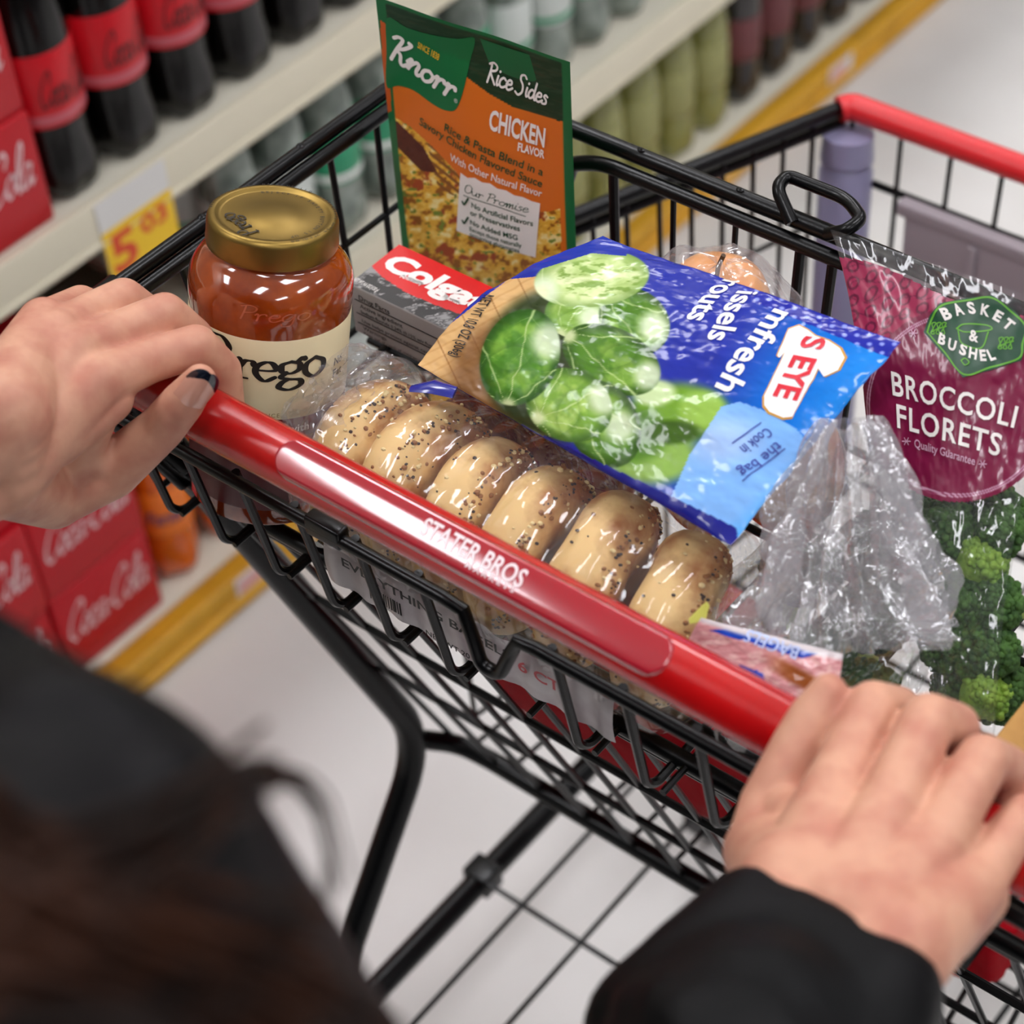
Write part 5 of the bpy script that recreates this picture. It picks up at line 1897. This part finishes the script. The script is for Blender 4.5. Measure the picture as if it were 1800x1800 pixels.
# left hand: knuckle, middle joint, end joint and tip of each finger
LH = {
    'index': ([Py(170, 672, -.052), Py(262, 634, -.016), Py(345, 608, .012), Py(392, 650, .0275), Py(402, 712, .0270)], [.0150, .0128, .0124, .0110, .0095]),
    'middle': ([Py(128, 622, -.048), Py(212, 585, -.012), Py(290, 552, .016), Py(342, 592, .0310), Py(356, 662, .0275)], [.0150, .0130, .0126, .0112, .0098]),
    'ring': ([Py(100, 590, -.044), Py(160, 552, -.012), Py(218, 524, .014), Py(272, 560, .0300), Py(295, 632, .0275)], [.0145, .0124, .0120, .0106, .0093]),
    'pinky': ([Py(78, 570, -.040), Py(110, 548, -.014), Py(142, 532, .006), Py(195, 550, .0245), Py(222, 604, .0270)], [.0135, .0112, .0106, .0095, .0084]),
    'thumb': ([Py(92, 868, -.082), Py(196, 828, -.054), Py(284, 752, -.031), Py(322, 706, -.0235), Py(352, 668, -.0165)], [.0200, .0162, .0132, .0120, .0092]),
}
LW = [Py(6, 728, -.108), Py(-2, 830, -.118)]
LE = np.array((-.335, -.36, 1.02))
b = Flesh()
for nm, (p_, r_) in LH.items():
    b.chain(p_, r_)
for nm in ('index', 'middle', 'ring', 'pinky'):
    k0 = LH[nm][0][0]
    wmix = {'index': .9, 'middle': .55, 'ring': .25, 'pinky': 0}[nm]
    w0 = LW[0] * (1 - wmix) + LW[1] * wmix
    b.cap(w0, k0, .0265, .0155)
    b.cap((w0 + k0) / 2 + (0, 0, -.006), k0 + (0, .004, -.014), .0200, .0150)
b.cap(LW[1], LH['thumb'][0][0], .0250, .0205)
b.cap(LH['thumb'][0][0], LH['index'][0][0] + (0, 0, -.012), .0185, .0130)
b.cap(LH['thumb'][0][1], (LH['index'][0][0] + LH['thumb'][0][0]) / 2, .0130, .0150)
LWm = (LW[0] + LW[1]) / 2
fd = (LE - LWm) / np.linalg.norm(LE - LWm)
b.cap(LW[0], LWm + fd * .06, .0265, .0290)
b.cap(LW[1], LWm + fd * .06, .0250, .0290)
b.cap(LWm + fd * .06, LE, .0300, .0400)
LV, LF = melt(b, .0016, 9)

# right hand
RH = {
    'index': ([Py(1468, 1388, -.034), Py(1502, 1310, -.008), Py(1534, 1243, .014), Py(1578, 1246, .030), Py(1590, 1300, .0275)], [.0150, .0132, .0128, .0112, .0098]),
    'middle': ([Py(1560, 1428, -.036), Py(1598, 1340, -.008), Py(1632, 1266, .017), Py(1680, 1276, .032), Py(1690, 1340, .0280)], [.0152, .0134, .0130, .0114, .0100]),
    'ring': ([Py(1642, 1484, -.036), Py(1690, 1402, -.010), Py(1728, 1336, .014), Py(1772, 1350, .030), Py(1782, 1410, .0275)], [.0146, .0128, .0124, .0108, .0095]),
    'pinky': ([Py(1712, 1552, -.036), Py(1762, 1486, -.012), Py(1802, 1436, .006), Py(1840, 1440, .0250), Py(1850, 1490, .0270)], [.0136, .0114, .0108, .0096, .0085]),
    'thumb': ([Py(1345, 1500, -.062), Py(1356, 1420, -.040), Py(1400, 1318, -.017), Py(1428, 1262, -.004), Py(1456, 1216, .007)], [.0190, .0158, .0130, .0118, .0092]),
}
RW = [Py(1392, 1556, -.088), Py(1580, 1660, -.090)]
RE = np.array((.285, -.36, 1.0))
b = Flesh()
for nm, (p_, r_) in RH.items():
    b.chain(p_, r_)
for nm in ('index', 'middle', 'ring', 'pinky'):
    k0 = RH[nm][0][0]
    wmix = {'index': .12, 'middle': .42, 'ring': .72, 'pinky': 1.0}[nm]
    w0 = RW[0] * (1 - wmix) + RW[1] * wmix
    b.cap(w0, k0, .0255, .0155)
    b.cap((w0 + k0) / 2 + (0, 0, -.006), k0 + (0, .004, -.014), .0200, .0150)
b.cap(RW[0], RH['thumb'][0][0], .0250, .0200)
b.cap(RH['thumb'][0][0], RH['index'][0][0] + (0, 0, -.012), .0180, .0130)
b.cap(RH['thumb'][0][1], (RH['index'][0][0] + RH['thumb'][0][0]) / 2, .0125, .0150)
RWm = (RW[0] + RW[1]) / 2
fd2 = (RE - RWm) / np.linalg.norm(RE - RWm)
for w_ in RW:
    b.cap(w_, RWm + fd2 * .06, .0255, .0290)
b.cap(RWm + fd2 * .06, RE, .0300, .0400)
RV, RF = melt(b, .0016, 9)

# the rest of the body under the clothes: upper arms, trunk, neck, head, legs
RS, LS = np.array((.186, -.402, 1.332)), np.array((-.170, -.410, 1.332))
HD = np.array((-.03, -.395, 1.555))
hips = np.array((-.01, -.47, .93))
b = Flesh()
b.cap(RE, RS, .040, .050).cap(LE, LS, .040, .050)
b.cap(RS, LS, .055, .055)
for sx in (-1, 1):
    b.cap((sx * .09 - .015, -.43, 1.27), (sx * .075 - .01, -.45, 1.02), .075, .085)
    b.cap((sx * .085 - .01, -.47, .93), (sx * .095, -.43, .50), .088, .055)
    b.cap((sx * .095, -.43, .50), (sx * .10, -.50, .09), .056, .036)
    b.cap((sx * .10, -.50, .045), (sx * .11, -.36, .03), .036, .028)
b.cap((-.02, -.43, 1.33), (-.025, -.41, 1.47), .050, .048)
b.ell(HD, (.072, .092, .108), 28, 18)
b.cap(HD + (0, .03, -.05), HD + (0, .062, -.085), .052, .028)
b.cap(HD + (0, .088, .005), HD + (0, .106, -.022), .009, .013)
for sx in (-1, 1):
    b.ell(HD + (sx * .073, -.008, -.012), (.010, .020, .030), 12, 8)
    b.ell(HD + (sx * .032, .080, .012), (.013, .011, .009), 12, 8)
b.ell(HD + (0, .092, -.052), (.022, .010, .006), 12, 8)
b.ell(HD + (0, .091, -.062), (.019, .010, .006), 12, 8)
BV, BF = melt(b, .0065, 4)
q = MB()
for V_, F_ in ((LV, LF), (RV, RF), (BV, BF)):
    q.add(V_, F_)
q.build('body', m_skin, per, smooth=180)
q = MB()
for sx in (-1, 1):
    q.ell(HD + (sx * .032, .0885, .013), (.0075, .004, .0045), 12, 8)
q.build('eyes', mat('eye_dark', '#2a1c14', .15), per)

# thumb nail, pink with a black tip
tip, ipj = LH['thumb'][0][4], LH['thumb'][0][2]
ax = (tip - ipj) / np.linalg.norm(tip - ipj)
vw = (CAM - tip) / np.linalg.norm(CAM - tip)
nn = vw - ax * (vw @ ax) + .25 * np.cross(ax, vw)
nn /= np.linalg.norm(nn)
sd = np.cross(ax, nn)
nl, nw = 64, 33
V = []
for i in range(nl):
    t = i / (nl - 1)
    hw_ = .0090 * (min(1, 4.5 * t + .30)) ** .5 * (1 if t < .60 else math.sqrt(max(.012, 1 - ((t - .60) / .405) ** 2)))
    for j in range(nw):
        s_ = -1 + 2 * j / (nw - 1)
        p_ = tip - ax * .0165 + ax * .0335 * t + sd * s_ * hw_ + nn * (.0124 - .0044 * s_ * s_ * (hw_ / .009) - .0030 * t * t - .0022 * (1 - t) ** 4)
        V.append(p_)
Fq = [(i * nw + j, i * nw + j + 1, (i + 1) * nw + j + 1, (i + 1) * nw + j) for i in range(nl - 1) for j in range(nw - 1)]
q = MB().add(V, Fq)
for k, f in enumerate(Fq):
    i, j = k // (nw - 1), k % (nw - 1)
    s_ = abs(-1 + 2 * (j + .5) / (nw - 1))
    if (i + .5) / (nl - 1) > .84 - .26 * s_ ** 2:
        q.m[k] = 1
q.build('thumb_nail', [mat('nail_pink', '#dba18c', .10, coat=.8, spec=.6), mat('nail_black', '#151a26', .08, coat=1.0)], per, smooth=80)

# ---- jacket: sleeves with cuffs, shoulders, trunk
b = Flesh()
fr = fd2
cuffR = RWm + fr * .028
for w_ in np.linspace(-1, 1, 5):
    off_ = (RW[1] - RW[0]) / 2 * w_
    b.cap(cuffR + off_ * 1.02, cuffR + off_ * 1.25 + fr * .055, .0315, .0400)
b.cap(cuffR + fr * .05, RE, .058, .064)
b.cap(cuffR + fr * .075 + up * .006, cuffR + fr * .115, .062, .060)
b.cap(cuffR + fr * .15 - up * .01, cuffR + fr * .20, .064, .062)
b.cap(RE, RS, .062, .073)
fl_ = fd
cuffL = LWm + fl_ * .075
b.cap(cuffL, LE, .050, .062).cap(LE, LS, .062, .070)
b.cap(RS, LS, .070, .070)
for sx in (-1, 1):
    b.cap((sx * .095 - .015, -.43, 1.27), (sx * .09 - .01, -.45, 1.0), .095, .105)
    b.cap((sx * .09 - .01, -.45, 1.0), (sx * .085 - .01, -.47, .88), .105, .105)
b.cap((-.02, -.43, 1.33), (-.022, -.425, 1.38), .075, .066)
JV, JF = melt(b, .006, 5)
J = np.array(JV)
along_ = ((J - cuffR) @ fr)
wr_ = .009 * np.sin(along_ * 95 + 9 * fbm(J[:, 0] * 18, J[:, 2] * 18, 3, 3)) * sstep(along_, .03, .09)
wr_ = wr_ + .016 * (fbm(J[:, 0] * 16 + J[:, 1] * 9, J[:, 2] * 16, 7, 4) - .5)
J = J + (J - np.array((.15, -.25, 1.1))) / np.linalg.norm(J - np.array((.15, -.25, 1.1)), axis=1)[:, None] * wr_[:, None] * .6
q = MB().add(J, JF)
q.build('jacket', m_jacket, per, smooth=180)
q = MB()
for i in range(9):
    pass
b = Flesh()
for sx in (-1, 1):
    b.cap((sx * .085 - .01, -.47, .93), (sx * .095, -.43, .50), .098, .068)
    b.cap((sx * .095, -.43, .50), (sx * .10, -.50, .10), .068, .055)
TV, TF = melt(b, .008, 4)
MB().add(TV, TF).build('trousers', m_pants, per, smooth=180)
for sx in (-1, 1):
    q = MB()
    q.add(*melt(Flesh().cap((sx * .10, -.51, .052), (sx * .11, -.34, .042), .046, .036), .006, 3))
    q.build('shoe', mat('shoe_black', '#161616', .5), per, smooth=180)

# ---- long hair over the shoulders
rd = random.Random(5)
q = MB()
q.ell(HD + (0, -.018, .018), (.083, .098, .106), 28, 18)
for k in range(150):
    a = R(95) + R(170) * k / 150 + rd.uniform(-.05, .05)          # from the front right round the back to the front left
    a0 = math.pi / 2 - a
    root = HD + np.array((.070 * math.cos(a0), .085 * math.sin(a0) - .015, .06 + .03 * rd.random()))
    mid1 = HD + np.array((.094 * math.cos(a0), .108 * math.sin(a0) - .02, -.06))
    spread = 1.0 + .25 * rd.random()
    e0 = HD + np.array((.150 * math.cos(a0) * spread, .125 * math.sin(a0) * spread - .03, -.24))
    e1_ = e0 + np.array((.020 * math.cos(a0) + rd.uniform(-.02, .02), .02 * math.sin(a0) + rd.uniform(-.02, .02), -.12 - .10 * rd.random()))
    wv = rd.uniform(0, 6.28)
    pts = catmull([root, (root + mid1) / 2 + np.array((.012 * math.cos(a0), .012 * math.sin(a0), .01)), mid1, (mid1 + e0) / 2 + np.array((.012 * math.sin(wv), .012 * math.cos(wv), 0)), e0, (e0 + e1_) / 2 + np.array((.014 * math.cos(wv), .014 * math.sin(wv), 0)), e1_], 4)
    n_ = len(pts)
    rr = .0052 + .003 * rd.random()
    q.tube(pts, [rr * (.6 + .6 * math.sin(math.pi * min(.9, i / (n_ - 1)))) + .0006 for i in range(n_)], 6)
# loose locks that fall in front of the right shoulder, seen close to the lens
FAM = [[(-260, 1650, .47), (60, 1545, .478), (260, 1465, .488), (390, 1400, .515), (470, 1370, .55)],
       [(-260, 1430, .47), (20, 1540, .475), (260, 1640, .485), (470, 1720, .505), (680, 1830, .54)],
       [(-260, 1560, .47), (40, 1650, .472), (250, 1730, .485), (450, 1800, .50), (620, 1900, .52)],
       [(-260, 1300, .475), (-60, 1420, .475), (110, 1520, .482), (330, 1580, .492), (560, 1640, .525)],
       [(-260, 1700, .47), (0, 1740, .470), (200, 1800, .478), (420, 1880, .49), (560, 1960, .50)]]
for k in range(60):
    f_ = FAM[k % 5]
    dy = rd.gauss(0, 34)
    A_ = HD + np.array((.10, -.06, -.05)) + np.array((rd.uniform(-.01, .01), rd.uniform(-.02, .02), rd.uniform(-.02, .02)))
    o_ = [np.array((rd.uniform(-.004, .004), rd.uniform(-.004, .004), rd.uniform(-.002, .005))) for _ in range(5)]
    pts = catmull([A_] + [at(x_ + rd.uniform(-15, 15), y_ + dy, depth=d_) + o_[i] for i, (x_, y_, d_) in enumerate(f_)], 7)
    q.tube(pts, [.0030 * (1 - .65 * i / (len(pts) - 1)) for i in range(len(pts))], 6)
for k, pl in enumerate(([(300, 1450, .60), (400, 1372, .60), (500, 1365, .60), (565, 1420, .60), (592, 1500, .60), (590, 1580, .60)], [(260, 1480, .59), (390, 1380, .59), (490, 1358, .595), (555, 1400, .60), (580, 1480, .60), (600, 1560, .60)])):
    for j in range(4):
        o_ = np.array((rd.uniform(-.003, .003), rd.uniform(-.003, .003), rd.uniform(-.003, .003)))
        pts = catmull([at(x_, y_, depth=d_) + o_ for x_, y_, d_ in pl], 8)
        q.tube(pts, [.0011 * (1 - .7 * i / (len(pts) - 1)) for i in range(len(pts))], 5)
q.build('hair', m_hair, per, smooth=80)
